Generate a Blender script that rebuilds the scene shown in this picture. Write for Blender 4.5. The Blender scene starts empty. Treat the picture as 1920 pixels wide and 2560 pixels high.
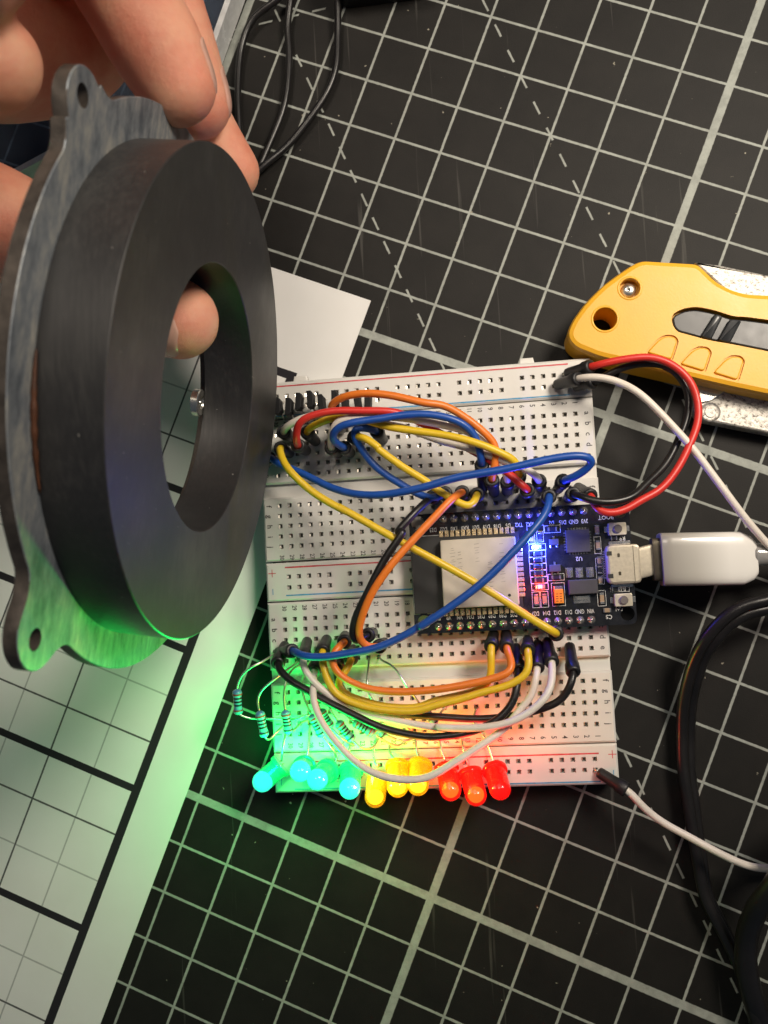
import bpy, bmesh, math, random
from mathutils import Vector, Matrix, noise

random.seed(7)
MM = 0.001
scene = bpy.context.scene
col = scene.collection

# ------------------------------------------------------------------ camera, world, lamps, exposure
cam_data = bpy.data.cameras.new('camera')
cam_data.sensor_fit = 'VERTICAL'
cam_data.sensor_height = 36.0
cam_data.lens = 31.04
cam_data.clip_start = 0.01
cam_data.clip_end = 20.0
cam = bpy.data.objects.new('camera', cam_data)
cam.matrix_world = Matrix(((0.99189, 0.060506, 0.11177, -23.4045 * MM),
                           (-0.053053, 0.99624, -0.068496, 38.1421 * MM),
                           (-0.115494, 0.06201, 0.991371, 223.2315 * MM),
                           (0, 0, 0, 1)))
cam_data.dof.use_dof = True
cam_data.dof.focus_distance = 0.207
cam_data.dof.aperture_fstop = 26.0
col.objects.link(cam)
scene.camera = cam

world = bpy.data.worlds.new('World')
scene.world = world
world.use_nodes = True
world.node_tree.nodes['Background'].inputs[0].default_value = (0.62, 0.78, 1.0, 1)
world.node_tree.nodes['Background'].inputs[1].default_value = 0.075


def lamp(name, loc, target, size, power, color):
    d = bpy.data.lights.new(name, 'AREA')
    d.shape = 'DISK'
    d.size = size
    d.energy = power
    d.color = color
    o = bpy.data.objects.new(name, d)
    o.location = Vector(loc)
    o.rotation_euler = (Vector(target) - Vector(loc)).to_track_quat('-Z', 'Y').to_euler()
    col.objects.link(o)
    return o


lamp('desk_lamp', (0.17, 0.21, 0.31), (0.01, 0.10, 0.0), 0.12, 0.39, (1.0, 0.885, 0.745)).data.spread = math.radians(85)
lamp('ceiling_lamp', (-0.16, 0.42, 0.85), (-0.09, 0.20, 0.05), 0.25, 0.16, (1.0, 0.87, 0.72)).data.spread = math.radians(45)  # added fill light out of frame, aimed at the hand

scene.view_settings.view_transform = 'Standard'
scene.view_settings.look = 'None'
scene.view_settings.exposure = 0.0
scene.view_settings.gamma = 1.0
scene.cycles.use_denoising = True
scene.cycles.max_bounces = 8
scene.cycles.sample_clamp_indirect = 4.0


# ------------------------------------------------------------------ mesh building
class MB:
    def __init__(self):
        self.v, self.f = [], []

    def add(self, vs, fs):
        n = len(self.v)
        self.v += [tuple(p) for p in vs]
        self.f += [tuple(i + n for i in q) for q in fs]
        return self

    def box(self, x0, x1, y0, y1, z0, z1, c=0.0):
        return self.prism([(x0, y0), (x1, y0), (x1, y1), (x0, y1)], z0, z1, c)

    def cbox(self, cx, cy, w, h, z0, z1, c=0.0):
        return self.box(cx - w / 2, cx + w / 2, cy - h / 2, cy + h / 2, z0, z1, c)

    def prism(self, poly, z0, z1, c=0.0, cap_bottom=True):
        """vertical prism with a chamfer c round the top"""
        if area(poly) < 0:
            poly = poly[::-1]
        n = len(poly)
        rings = [[(x, y, z0) for x, y in poly]]
        if c > 0:
            rings.append([(x, y, z1 - c) for x, y in poly])
            rings.append([(x, y, z1 - c * 0.3) for x, y in inset(poly, c * 0.3)])
            rings.append([(x, y, z1) for x, y in inset(poly, c)])
        else:
            rings.append([(x, y, z1) for x, y in poly])
        vs = [p for r in rings for p in r]
        fs = []
        for k in range(len(rings) - 1):
            for i in range(n):
                j = (i + 1) % n
                fs.append((k * n + i, k * n + j, (k + 1) * n + j, (k + 1) * n + i))
        fs.append(tuple(range((len(rings) - 1) * n, len(rings) * n)))
        if cap_bottom:
            fs.append(tuple(range(n - 1, -1, -1)))
        return self.add(vs, fs)

    def tube(self, path, r, n=10, caps=True):
        path = [Vector(p) for p in path]
        m = len(path)
        rs = r if isinstance(r, (list, tuple)) else [r] * m
        t0 = (path[1] - path[0]).normalized()
        up = Vector((0, 0, 1)) if abs(t0.z) < 0.9 else Vector((1, 0, 0))
        nrm = t0.cross(up).normalized()
        vs, fs = [], []
        for i, p in enumerate(path):
            a, b = path[max(i - 1, 0)], path[min(i + 1, m - 1)]
            t = (b - a).normalized()
            nrm = (nrm - t * nrm.dot(t)).normalized()
            bn = t.cross(nrm)
            for k in range(n):
                w = 2 * math.pi * k / n
                vs.append(p + (nrm * math.cos(w) + bn * math.sin(w)) * rs[i])
        for i in range(m - 1):
            for k in range(n):
                k2 = (k + 1) % n
                fs.append((i * n + k, i * n + k2, (i + 1) * n + k2, (i + 1) * n + k))
        if caps:
            fs.append(tuple(range(n - 1, -1, -1)))
            fs.append(tuple(range((m - 1) * n, m * n)))
        return self.add(vs, fs)

    def lathe(self, a, axis, prof, n=20, ref=None, caps=True):
        """profile of (distance along axis, radius)"""
        a, axis = Vector(a), Vector(axis).normalized()
        up = ref or (Vector((0, 0, 1)) if abs(axis.z) < 0.9 else Vector((1, 0, 0)))
        e1 = axis.cross(up).normalized()
        e2 = axis.cross(e1)
        vs, fs = [], []
        for d, r in prof:
            for k in range(n):
                w = 2 * math.pi * k / n
                vs.append(a + axis * d + (e1 * math.cos(w) + e2 * math.sin(w)) * max(r, 1e-4))
        m = len(prof)
        for i in range(m - 1):
            for k in range(n):
                k2 = (k + 1) % n
                fs.append((i * n + k, (i + 1) * n + k, (i + 1) * n + k2, i * n + k2))
        if caps:
            fs.append(tuple(range(n)))
            fs.append(tuple(range(m * n - 1, (m - 1) * n - 1, -1)))
        return self.add(vs, fs)


def area(p):
    return 0.5 * sum(p[i][0] * p[(i + 1) % len(p)][1] - p[(i + 1) % len(p)][0] * p[i][1] for i in range(len(p)))


def inset(poly, d):
    """move every edge of a counter-clockwise outline inwards by d"""
    n = len(poly)
    out = []
    for i in range(n):
        p0, p1, p2 = Vector(poly[i - 1]), Vector(poly[i]), Vector(poly[(i + 1) % n])
        d1, d2 = (p1 - p0).normalized(), (p2 - p1).normalized()
        n1, n2 = Vector((-d1.y, d1.x)), Vector((-d2.y, d2.x))
        b = n1 + n2
        k = 1.0 + n1.dot(n2)
        b = b / max(k, 0.35)
        out.append((p1.x + b.x * d, p1.y + b.y * d))
    return out


def rounded(poly, r, k=4):
    """round the corners of an outline"""
    n = len(poly)
    out = []
    for i in range(n):
        p0, p1, p2 = Vector(poly[i - 1]), Vector(poly[i]), Vector(poly[(i + 1) % n])
        a, b = (p0 - p1), (p2 - p1)
        q = min(r, a.length * 0.45, b.length * 0.45)
        s, e = p1 + a.normalized() * q, p1 + b.normalized() * q
        for j in range(k + 1):
            t = j / k
            out.append(tuple((1 - t) ** 2 * s + 2 * t * (1 - t) * p1 + t * t * e))
    return out


def rrect(x0, x1, y0, y1, r, k=4):
    return rounded([(x0, y0), (x1, y0), (x1, y1), (x0, y1)], r, k)


def smooth_path(pts, per=10):
    """Catmull-Rom (centripetal) through the points"""
    P = [Vector(p) for p in pts]
    P = [p for i, p in enumerate(P) if i in (0, 1, len(P) - 1, len(P) - 2) or (p - P[i - 1]).length > 2.2] if len(P) > 6 else P
    P = [P[0] * 2 - P[1]] + P + [P[-1] * 2 - P[-2]]
    out = []
    for i in range(1, len(P) - 2):
        p0, p1, p2, p3 = P[i - 1:i + 3]
        t = [0.0]
        for a, b in ((p0, p1), (p1, p2), (p2, p3)):
            t.append(t[-1] + max((b - a).length, 1e-4) ** 0.5)
        m = max(3, min(per, int((p2 - p1).length / 0.7) + 3))
        for j in range(m):
            s = t[1] + (t[2] - t[1]) * j / m
            A1 = p0 * ((t[1] - s) / (t[1] - t[0])) + p1 * ((s - t[0]) / (t[1] - t[0]))
            A2 = p1 * ((t[2] - s) / (t[2] - t[1])) + p2 * ((s - t[1]) / (t[2] - t[1]))
            A3 = p2 * ((t[3] - s) / (t[3] - t[2])) + p3 * ((s - t[2]) / (t[3] - t[2]))
            B1 = A1 * ((t[2] - s) / (t[2] - t[0])) + A2 * ((s - t[0]) / (t[2] - t[0]))
            B2 = A2 * ((t[3] - s) / (t[3] - t[1])) + A3 * ((s - t[1]) / (t[3] - t[1]))
            out.append(B1 * ((t[2] - s) / (t[2] - t[1])) + B2 * ((s - t[1]) / (t[2] - t[1])))
    out.append(P[-2])
    # even spacing, then ease the bends
    tot = [0.0]
    for a, b in zip(out, out[1:]):
        tot.append(tot[-1] + (b - a).length)
    n = max(6, int(tot[-1] / 0.8))
    res, k = [], 0
    for i in range(n + 1):
        s = tot[-1] * i / n
        while k < len(out) - 2 and tot[k + 1] < s:
            k += 1
        res.append(out[k].lerp(out[k + 1], min(1, (s - tot[k]) / max(tot[k + 1] - tot[k], 1e-6))))
    out = res
    for _ in range(8):
        out = [out[0]] + [(out[i - 1] + out[i] * 2 + out[i + 1]) / 4 for i in range(1, len(out) - 1)] + [out[-1]]
    return out


ORIGIN = {}


def obj(name, mb, m, parent=None, smooth=False, kind=None, label=None):
    """one mesh object; the builder works in millimetres of the desk"""
    me = bpy.data.meshes.new(name)
    if parent is None:
        base = Vector((0, 0, 0))
    else:
        base = ORIGIN[parent.name]
    me.from_pydata([((x - base.x) * MM, (y - base.y) * MM, (z - base.z) * MM) for x, y, z in mb.v], [], mb.f)
    me.update()
    bm = bmesh.new()
    bm.from_mesh(me)
    bmesh.ops.recalc_face_normals(bm, faces=bm.faces)
    bm.to_mesh(me)
    bm.free()
    if smooth:
        for p in me.polygons:
            p.use_smooth = True
        if smooth is not True:
            try:
                me.set_sharp_from_angle(angle=math.radians(smooth))
            except Exception:
                pass
    me.materials.append(m)
    o = bpy.data.objects.new(name, me)
    col.objects.link(o)
    if parent is not None:
        o.parent = parent
    ORIGIN[o.name] = base
    if kind:
        o['kind'] = kind
    if label:
        o['label'] = label
    return o


def thing(name, label, cat, at, group=None):
    o = bpy.data.objects.new(name, None)
    o.empty_display_size = 0.005
    o.location = Vector(at) * MM
    col.objects.link(o)
    ORIGIN[o.name] = Vector(at)
    tag(o, label, cat, group)
    return o


def tag(o, label, cat, group=None):
    o['label'] = label
    o['category'] = cat
    if group:
        o['group'] = group
    return o


GLYPH = {}


def glyphs(s):
    if s not in GLYPH:
        c = bpy.data.curves.new('lettering', 'FONT')
        c.body = s
        c.align_x, c.align_y = 'CENTER', 'CENTER'
        c.size = 1.0
        c.resolution_u = 2
        c.offset = 0.012
        o = bpy.data.objects.new('lettering', c)
        col.objects.link(o)
        dg = bpy.context.evaluated_depsgraph_get()
        me = bpy.data.meshes.new_from_object(o.evaluated_get(dg))
        GLYPH[s] = ([tuple(v.co) for v in me.vertices], [tuple(p.vertices) for p in me.polygons])
        bpy.data.objects.remove(o)
        bpy.data.meshes.remove(me)
        bpy.data.curves.remove(c)
    return GLYPH[s]


def write(mb, s, x, y, z, size, rot=0.0, sx=1.0):
    vs, fs = glyphs(s)
    c, q = math.cos(rot), math.sin(rot)
    mb.add([(x + (c * vx * sx - q * vy) * size, y + (q * vx * sx + c * vy) * size, z) for vx, vy, _ in vs], fs)


# ------------------------------------------------------------------ materials
class S:
    """socket arithmetic for shader maths"""
    nt = None

    def __init__(self, s):
        self.s = s

    @staticmethod
    def op(kind, *a):
        n = S.nt.nodes.new('ShaderNodeMath')
        n.operation = kind
        for i, x in enumerate(a):
            if isinstance(x, S):
                S.nt.links.new(x.s, n.inputs[i])
            else:
                n.inputs[i].default_value = x
        return S(n.outputs[0])

    def __add__(self, o): return S.op('ADD', self, o)
    def __sub__(self, o): return S.op('SUBTRACT', self, o)
    def __rsub__(self, o): return S.op('SUBTRACT', o, self)
    def __mul__(self, o): return S.op('MULTIPLY', self, o)
    __rmul__ = __mul__
    __radd__ = __add__

    def abs(self): return S.op('ABSOLUTE', self)
    def fract(self): return S.op('FRACT', self)
    def max(self, o): return S.op('MAXIMUM', self, o)
    def min(self, o): return S.op('MINIMUM', self, o)

    def below(self, w, soft):
        """1 where the value is under w, with a soft edge"""
        n = S.nt.nodes.new('ShaderNodeMapRange')
        n.interpolation_type = 'SMOOTHSTEP'
        S.nt.links.new(self.s, n.inputs[0])
        n.inputs[1].default_value = w - soft
        n.inputs[2].default_value = w + soft
        n.inputs[3].default_value = 1
        n.inputs[4].default_value = 0
        return S(n.outputs[0])

    def near(self, period, off):
        """distance to the nearest multiple of period (plus off)"""
        return (((self - off) * (1.0 / period) + 0.5).fract() - 0.5).abs() * period


def new_mat(name):
    m = bpy.data.materials.new(name)
    m.use_nodes = True
    return m, m.node_tree, m.node_tree.nodes['Principled BSDF']


def noise_node(nt, scale, detail=4, rough=0.55, coords='Object', stretch=None):
    tc = nt.nodes.new('ShaderNodeTexCoord')
    n = nt.nodes.new('ShaderNodeTexNoise')
    n.inputs['Scale'].default_value = scale
    n.inputs['Detail'].default_value = detail
    n.inputs['Roughness'].default_value = rough
    src = tc.outputs[coords]
    if stretch:
        mp = nt.nodes.new('ShaderNodeMapping')
        mp.inputs['Scale'].default_value = stretch
        nt.links.new(src, mp.inputs[0])
        src = mp.outputs[0]
    nt.links.new(src, n.inputs['Vector'])
    return n


def ramp(nt, src, stops):
    r = nt.nodes.new('ShaderNodeValToRGB')
    el = r.color_ramp.elements
    while len(el) < len(stops):
        el.new(0.5)
    for e, (p, c) in zip(el, stops):
        e.position = p
        e.color = (*c, 1)
    nt.links.new(src, r.inputs[0])
    return r


def mat(name, c, rough=0.5, metal=0.0, var=0.12, scale=350, bump=0.0, bscale=2500, coat=0.0, spec=0.5, rvar=0.1, sss=0.0, stretch=None):
    """plain material with uneven tone, gloss and fine relief"""
    m, nt, b = new_mat(name)
    n = noise_node(nt, scale, stretch=stretch)
    lo = tuple(max(0, x * (1 - var)) for x in c)
    hi = tuple(min(1, x * (1 + var)) for x in c)
    r = ramp(nt, n.outputs[0], [(0.3, lo), (0.7, hi)])
    nt.links.new(r.outputs[0], b.inputs['Base Color'])
    S.nt = nt
    rr = S(n.outputs[0]) * (2 * rvar) + (rough - rvar)
    nt.links.new(rr.s, b.inputs['Roughness'])
    b.inputs['Metallic'].default_value = metal
    b.inputs['Coat Weight'].default_value = coat
    b.inputs['Specular IOR Level'].default_value = spec
    if sss:
        b.inputs['Subsurface Weight'].default_value = sss
        b.inputs['Subsurface Radius'].default_value = (1, 1, 1)
        b.inputs['Subsurface Scale'].default_value = 0.0012
    if bump:
        n2 = noise_node(nt, bscale, 3)
        bp = nt.nodes.new('ShaderNodeBump')
        bp.inputs['Strength'].default_value = bump
        bp.inputs['Distance'].default_value = 0.0002
        nt.links.new(n2.outputs[0], bp.inputs['Height'])
        nt.links.new(bp.outputs[0], b.inputs['Normal'])
    return m


def glow(name, c, e, strength, rough=0.15):
    m, nt, b = new_mat(name)
    b.inputs['Base Color'].default_value = (*c, 1)
    b.inputs['Roughness'].default_value = rough
    b.inputs['Emission Color'].default_value = (*e, 1)
    b.inputs['Emission Strength'].default_value = strength
    b.inputs['Coat Weight'].default_value = 0.4
    return m


TH = -0.412101          # the mat's grid is turned against the boards
GO = (-13.6287, 180.923)
PITCH = 12.7


def grid_uv(nt):
    S.nt = nt
    g = nt.nodes.new('ShaderNodeNewGeometry')
    sp = nt.nodes.new('ShaderNodeSeparateXYZ')
    nt.links.new(g.outputs['Position'], sp.inputs[0])
    # a little waviness of print
    x = S(sp.outputs[0]) * 1000.0 - GO[0]
    y = S(sp.outputs[1]) * 1000.0 - GO[1]
    u = (x * math.cos(TH) + y * math.sin(TH)) * (1 / PITCH)
    v = (x * math.sin(TH) - y * math.cos(TH)) * (1 / PITCH)
    return u, v


def mix_color(nt, fac, a, b):
    n = nt.nodes.new('ShaderNodeMix')
    n.data_type = 'RGBA'
    nt.links.new(fac, n.inputs[0])
    for k, x in ((6, a), (7, b)):
        if isinstance(x, tuple):
            n.inputs[k].default_value = (*x, 1)
        else:
            nt.links.new(x, n.inputs[k])
    return n.outputs[2]


def cutting_mat_material():
    m, nt, b = new_mat('cutting_mat_print')
    u, v = grid_uv(nt)
    n1 = noise_node(nt, 900, 3)
    wob = (S(n1.outputs[0]) - 0.5) * 0.22
    du, dv = u.near(1.0, 0.0) * PITCH, v.near(1.0, 0.0) * PITCH
    thin = du.min(dv) + wob
    tu, tv = u.near(10.0, 5.0) * PITCH, v.near(10.0, 7.0) * PITCH
    mask = thin.below(0.305, 0.10).max((tu.min(tv) + wob).below(1.02, 0.12))
    s = 1 / math.sqrt(2)
    for k, off, per in ((0.0, 4.2, 7.81), (5.55, 0.75, 7.12)):
        d = ((v - u - k) * s).abs() * PITCH + wob
        dash = ((u + v) * (s * PITCH)).near(per, off)
        mask = mask.max(d.below(0.26, 0.1).min(dash.below(1.85, 0.12)))
    d = ((v - 1.51 + (u + 4.62) * 0.577) * 0.866).abs() * PITCH + wob
    dash = (u * (1.1547 * PITCH / 7.35)).near(1.0, 0.0) * 7.35
    mask = mask.max(d.below(0.26, 0.1).min(dash.below(1.85, 0.12)))
    wear = noise_node(nt, 260, 5, 0.7)
    wr = ramp(nt, wear.outputs[0], [(0.25, (0.62,) * 3), (0.6, (1,) * 3)])
    mask = mask * S(wr.outputs[0])
    base_n = noise_node(nt, 70, 6, 0.65)
    base = ramp(nt, base_n.outputs[0], [(0.3, (0.0085, 0.0078, 0.007)), (0.7, (0.0145, 0.0132, 0.0115))])
    c = mix_color(nt, mask.s, base.outputs[0], (0.35, 0.37, 0.335))
    # lint specks
    sp = noise_node(nt, 520, 2, 0.5)
    spm = ramp(nt, sp.outputs[0], [(0.745, (0, 0, 0)), (0.775, (1, 1, 1))])
    c = mix_color(nt, spm.outputs[0], c, (0.3, 0.28, 0.22))
    sc = noise_node(nt, 420, 3, 0.6, stretch=(1.0, 0.03, 1.0))
    scm = ramp(nt, sc.outputs[0], [(0.66, (0, 0, 0)), (0.72, (0.12,) * 3)])
    c = mix_color(nt, scm.outputs[0], c, (0.30, 0.29, 0.26))
    nt.links.new(c, b.inputs['Base Color'])
    b.inputs['Roughness'].default_value = 0.6
    b.inputs['Specular IOR Level'].default_value = 0.22
    grain = noise_node(nt, 3200, 2)
    bp = nt.nodes.new('ShaderNodeBump')
    bp.inputs['Strength'].default_value = 0.35
    bp.inputs['Distance'].default_value = 0.0001
    nt.links.new((S(grain.outputs[0]) + mask * 0.5).s, bp.inputs['Height'])
    nt.links.new(bp.outputs[0], b.inputs['Normal'])
    return m


def paper_material():
    m, nt, b = new_mat('printed_paper')
    u, v = grid_uv(nt)
    n1 = noise_node(nt, 700, 3)
    wob = (S(n1.outputs[0]) - 0.5) * 0.12
    uu = u * -1.0 - 1.27
    vv = v - 8.33
    inside = (uu * -1.0).below(0.0, 0.01).min((vv * -1.0).below(0.0, 0.01))
    border = (uu.abs() * PITCH + wob).below(1.15, 0.07).min((vv * -1.0).below(0.09, 0.005))
    border = border.max((vv.abs() * PITCH + wob).below(1.1, 0.07).min((uu * -1.0).below(0.09, 0.005)))
    thick = (vv.near(3.0, 0.0) * PITCH + wob).below(0.95, 0.07)
    dark = (uu.near(2.0, 0.0).min(vv.near(2.0, 0.0)) * PITCH + wob).below(0.24, 0.07)
    faint = (uu.near(2.0, 1.0).min(vv.near(2.0, 1.0)) * PITCH + wob).below(0.2, 0.08) * 0.45
    ink = thick.max(dark * 0.9).max(faint).min(inside).max(border)
    base_n = noise_node(nt, 40, 5)
    base = ramp(nt, base_n.outputs[0], [(0.3, (0.74, 0.73, 0.70)), (0.7, (0.80, 0.79, 0.77))])
    c = mix_color(nt, ink.s, base.outputs[0], (0.02, 0.018, 0.022))
    nt.links.new(c, b.inputs['Base Color'])
    b.inputs['Roughness'].default_value = 0.75
    b.inputs['Specular IOR Level'].default_value = 0.25
    return m


def steel_plate_material():
    m, nt, b = new_mat('zinc_plated_steel')
    n = noise_node(nt, 420, 6, 0.7, stretch=(1.0, 0.22, 0.8))
    n2 = noise_node(nt, 55, 4, 0.6)
    S.nt = nt
    f = S(n.outputs[0]) * 0.75 + S(n2.outputs[0]) * 0.4 - 0.07
    r = ramp(nt, f.s, [(0.36, (0.09, 0.105, 0.125)), (0.50, (0.22, 0.24, 0.26)), (0.60, (0.36, 0.36, 0.34)), (0.72, (0.62, 0.58, 0.50))])
    nt.links.new(r.outputs[0], b.inputs['Base Color'])
    b.inputs['Metallic'].default_value = 0.35
    r2 = ramp(nt, f.s, [(0.35, (0.6,) * 3), (0.65, (0.4,) * 3)])
    nt.links.new(r2.outputs[0], b.inputs['Roughness'])
    bp = nt.nodes.new('ShaderNodeBump')
    bp.inputs['Strength'].default_value = 0.35
    bp.inputs['Distance'].default_value = 0.0003
    nt.links.new(n.outputs[0], bp.inputs['Height'])
    nt.links.new(bp.outputs[0], b.inputs['Normal'])
    return m


def ferrite_material():
    m, nt, b = new_mat('ferrite')
    big = noise_node(nt, 42, 5, 0.6)
    fine = noise_node(nt, 1500, 3, 0.6, stretch=(1.0, 0.06, 1.0))
    dust = noise_node(nt, 900, 2, 0.5)
    S.nt = nt
    f = S(big.outputs[0]) * 0.65 + S(fine.outputs[0]) * 0.35
    r = ramp(nt, f.s, [(0.32, (0.015, 0.0145, 0.015)), (0.52, (0.027, 0.026, 0.026)), (0.68, (0.052, 0.050, 0.047))])
    d = ramp(nt, dust.outputs[0], [(0.76, (0, 0, 0)), (0.79, (1, 1, 1))])
    nt.links.new(mix_color(nt, d.outputs[0], r.outputs[0], (0.22, 0.21, 0.19)), b.inputs['Base Color'])
    nt.links.new((S(big.outputs[0]) * -0.35 + 0.62).s, b.inputs['Roughness'])
    b.inputs['Specular IOR Level'].default_value = 0.6
    bp = nt.nodes.new('ShaderNodeBump')
    bp.inputs['Strength'].default_value = 0.22
    bp.inputs['Distance'].default_value = 0.0002
    nt.links.new(f.s, bp.inputs['Height'])
    nt.links.new(bp.outputs[0], b.inputs['Normal'])
    return m


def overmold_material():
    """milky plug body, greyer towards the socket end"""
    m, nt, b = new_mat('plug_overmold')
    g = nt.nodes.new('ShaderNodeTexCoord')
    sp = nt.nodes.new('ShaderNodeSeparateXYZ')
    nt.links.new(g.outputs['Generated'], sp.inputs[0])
    r = ramp(nt, sp.outputs[0], [(0.0, (0.27, 0.25, 0.225)), (0.35, (0.44, 0.42, 0.38)), (0.7, (0.72, 0.70, 0.66))])  # grey to white gradient puts the reflections into the colour
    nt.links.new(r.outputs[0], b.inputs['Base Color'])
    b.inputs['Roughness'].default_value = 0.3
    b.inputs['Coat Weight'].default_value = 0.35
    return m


def skin_material():
    m, nt, b = new_mat('skin')
    n = noise_node(nt, 95, 6, 0.62)
    r = ramp(nt, n.outputs[0], [(0.3, (0.70, 0.23, 0.145)), (0.5, (0.76, 0.33, 0.215)), (0.7, (0.80, 0.42, 0.27))])
    nt.links.new(r.outputs[0], b.inputs['Base Color'])
    b.inputs['Roughness'].default_value = 0.5
    b.inputs['Subsurface Weight'].default_value = 0.35
    b.inputs['Subsurface Radius'].default_value = (1.0, 0.35, 0.2)
    b.inputs['Subsurface Scale'].default_value = 0.0025
    f = noise_node(nt, 900, 4)
    v = nt.nodes.new('ShaderNodeTexVoronoi')
    v.inputs['Scale'].default_value = 1500
    bp = nt.nodes.new('ShaderNodeBump')
    bp.inputs['Strength'].default_value = 0.45
    bp.inputs['Distance'].default_value = 0.0004
    S.nt = nt
    nt.links.new((S(f.outputs[0]) + S(v.outputs[0]) * 0.3).s, bp.inputs['Height'])
    nt.links.new(bp.outputs[0], b.inputs['Normal'])
    return m


M = dict(
    mat=cutting_mat_material(), paper=paper_material(), steel=steel_plate_material(), skin=skin_material(),
    abs=mat('white_abs', (0.66, 0.64, 0.60), 0.42, var=0.03, scale=120, sss=0.15),
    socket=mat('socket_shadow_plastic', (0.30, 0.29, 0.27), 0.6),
    contact=mat('spring_contact', (0.62, 0.58, 0.50), 0.28, 0.9),
    red_ink=mat('red_ink', (0.55, 0.06, 0.07), 0.55, var=0.25, scale=900),
    blue_ink=mat('blue_ink', (0.06, 0.28, 0.50), 0.55, var=0.25, scale=900),
    black_ink=mat('black_ink', (0.05, 0.045, 0.045), 0.5, var=0.4, scale=1500),
    rubber=mat('black_plug_rubber', (0.013, 0.013, 0.014), 0.42, var=0.3, bump=0.15),
    pin=mat('tinned_pin', (0.70, 0.68, 0.62), 0.25, 0.95),
    lead=mat('tinned_lead', (0.62, 0.60, 0.54), 0.3, 0.9),
    w_orange=mat('orange_insulation', (0.80, 0.20, 0.022), 0.4, var=0.05, bump=0.08, sss=0.08),
    w_red=mat('red_insulation', (0.62, 0.030, 0.022), 0.4, var=0.06, bump=0.08),
    w_yellow=mat('yellow_insulation', (0.74, 0.50, 0.02), 0.4, var=0.05, bump=0.08, sss=0.08),
    w_white=mat('white_insulation', (0.72, 0.66, 0.58), 0.42, var=0.04, bump=0.08, sss=0.12),
    w_blue=mat('blue_insulation', (0.012, 0.075, 0.36), 0.38, var=0.08, bump=0.08),
    w_black=mat('black_insulation', (0.012, 0.011, 0.011), 0.34, var=0.3, bump=0.08),
    cable=mat('black_pvc_cable', (0.010, 0.009, 0.009), 0.33, var=0.3, scale=120, bump=0.1),
    ferrite=ferrite_material(), plate_edge=mat('dirty_steel_edge', (0.085, 0.07, 0.058), 0.55, 0.3, var=0.5, scale=300, bump=0.3),
    rust=mat('rusty_glue', (0.085, 0.03, 0.012), 0.5, var=0.5, scale=300, bump=0.4),
    pcb=mat('black_soldermask', (0.012, 0.013, 0.016), 0.24, var=0.3, scale=500, bump=0.06, coat=0.5),
    antenna=mat('matte_black_module', (0.018, 0.018, 0.018), 0.5),
    can=mat('nickel_shield_can', (0.60, 0.54, 0.43), 0.5, 0.35, var=0.06, scale=260, bump=0.06),
    etch=mat('laser_marking', (0.36, 0.32, 0.25), 0.5, 0.4, var=0.3),
    gold=mat('gold_pad', (0.85, 0.66, 0.38), 0.28, 0.75, var=0.12, scale=900, bump=0.2),
    solder=mat('solder', (0.72, 0.70, 0.66), 0.2, 0.9, bump=0.25, bscale=1500),
    silk=mat('white_silkscreen', (0.58, 0.58, 0.56), 0.5, var=0.12, scale=1800),
    ic=mat('chip_epoxy', (0.045, 0.043, 0.042), 0.55, bump=0.1), sensor=mat('sensor_epoxy', (0.010, 0.010, 0.011), 0.6, bump=0.1, spec=0.25),
    smd_black=mat('chip_resistor_glass', (0.02, 0.02, 0.024), 0.25),
    smd_tan=mat('chip_capacitor_ceramic', (0.30, 0.21, 0.13), 0.45),
    tantalum=mat('tantalum_orange', (0.68, 0.26, 0.02), 0.4),
    header=mat('header_plastic', (0.016, 0.016, 0.017), 0.5),
    button=mat('button_steel', (0.80, 0.72, 0.56), 0.3, 0.6),
    knob=mat('button_rubber', (0.14, 0.12, 0.11), 0.5),
    usb=mat('connector_steel', (0.56, 0.50, 0.39), 0.4, 0.55, var=0.07, scale=1600, bump=0.06),
    usb_dark=mat('connector_collar', (0.10, 0.085, 0.06), 0.35, 0.6),
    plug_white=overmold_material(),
    clear=mat('smoky_strain_relief', (0.28, 0.27, 0.26), 0.2, coat=0.6),
    knife=mat('yellow_knife_plastic', (0.78, 0.40, 0.022), 0.40, var=0.05, scale=90, bump=0.10, bscale=1800),
    knife_dark=mat('black_slider', (0.020, 0.022, 0.024), 0.34),
    res_body=mat('resistor_lacquer', (0.10, 0.30, 0.48), 0.3, coat=0.4),
    band_red=mat('band_red', (0.32, 0.03, 0.03), 0.35),
    band_black=mat('band_black', (0.008, 0.008, 0.010), 0.35),
    nail=mat('fingernail', (0.62, 0.36, 0.28), 0.3, coat=0.3, scale=200),
    gold_ring=mat('gold_ring_metal', (0.85, 0.55, 0.20), 0.2, 1.0),
    box_rim=mat('frosted_rim', (0.62, 0.62, 0.62), 0.25, coat=0.5),
    case=mat('black_case', (0.006, 0.006, 0.007), 0.5),
)


def cast_metal_material():
    m, nt, b = new_mat('rough_cast_zinc')
    n = noise_node(nt, 1100, 6, 0.75)
    r = ramp(nt, n.outputs[0], [(0.38, (0.10, 0.085, 0.075)), (0.47, (0.42, 0.40, 0.36)), (0.7, (0.62, 0.59, 0.53))])
    nt.links.new(r.outputs[0], b.inputs['Base Color'])
    b.inputs['Metallic'].default_value = 0.6
    b.inputs['Roughness'].default_value = 0.42
    bp = nt.nodes.new('ShaderNodeBump')
    bp.inputs['Strength'].default_value = 0.5
    bp.inputs['Distance'].default_value = 0.0003
    nt.links.new(n.outputs[0], bp.inputs['Height'])
    nt.links.new(bp.outputs[0], b.inputs['Normal'])
    return m


M['cast'] = cast_metal_material()


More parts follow.
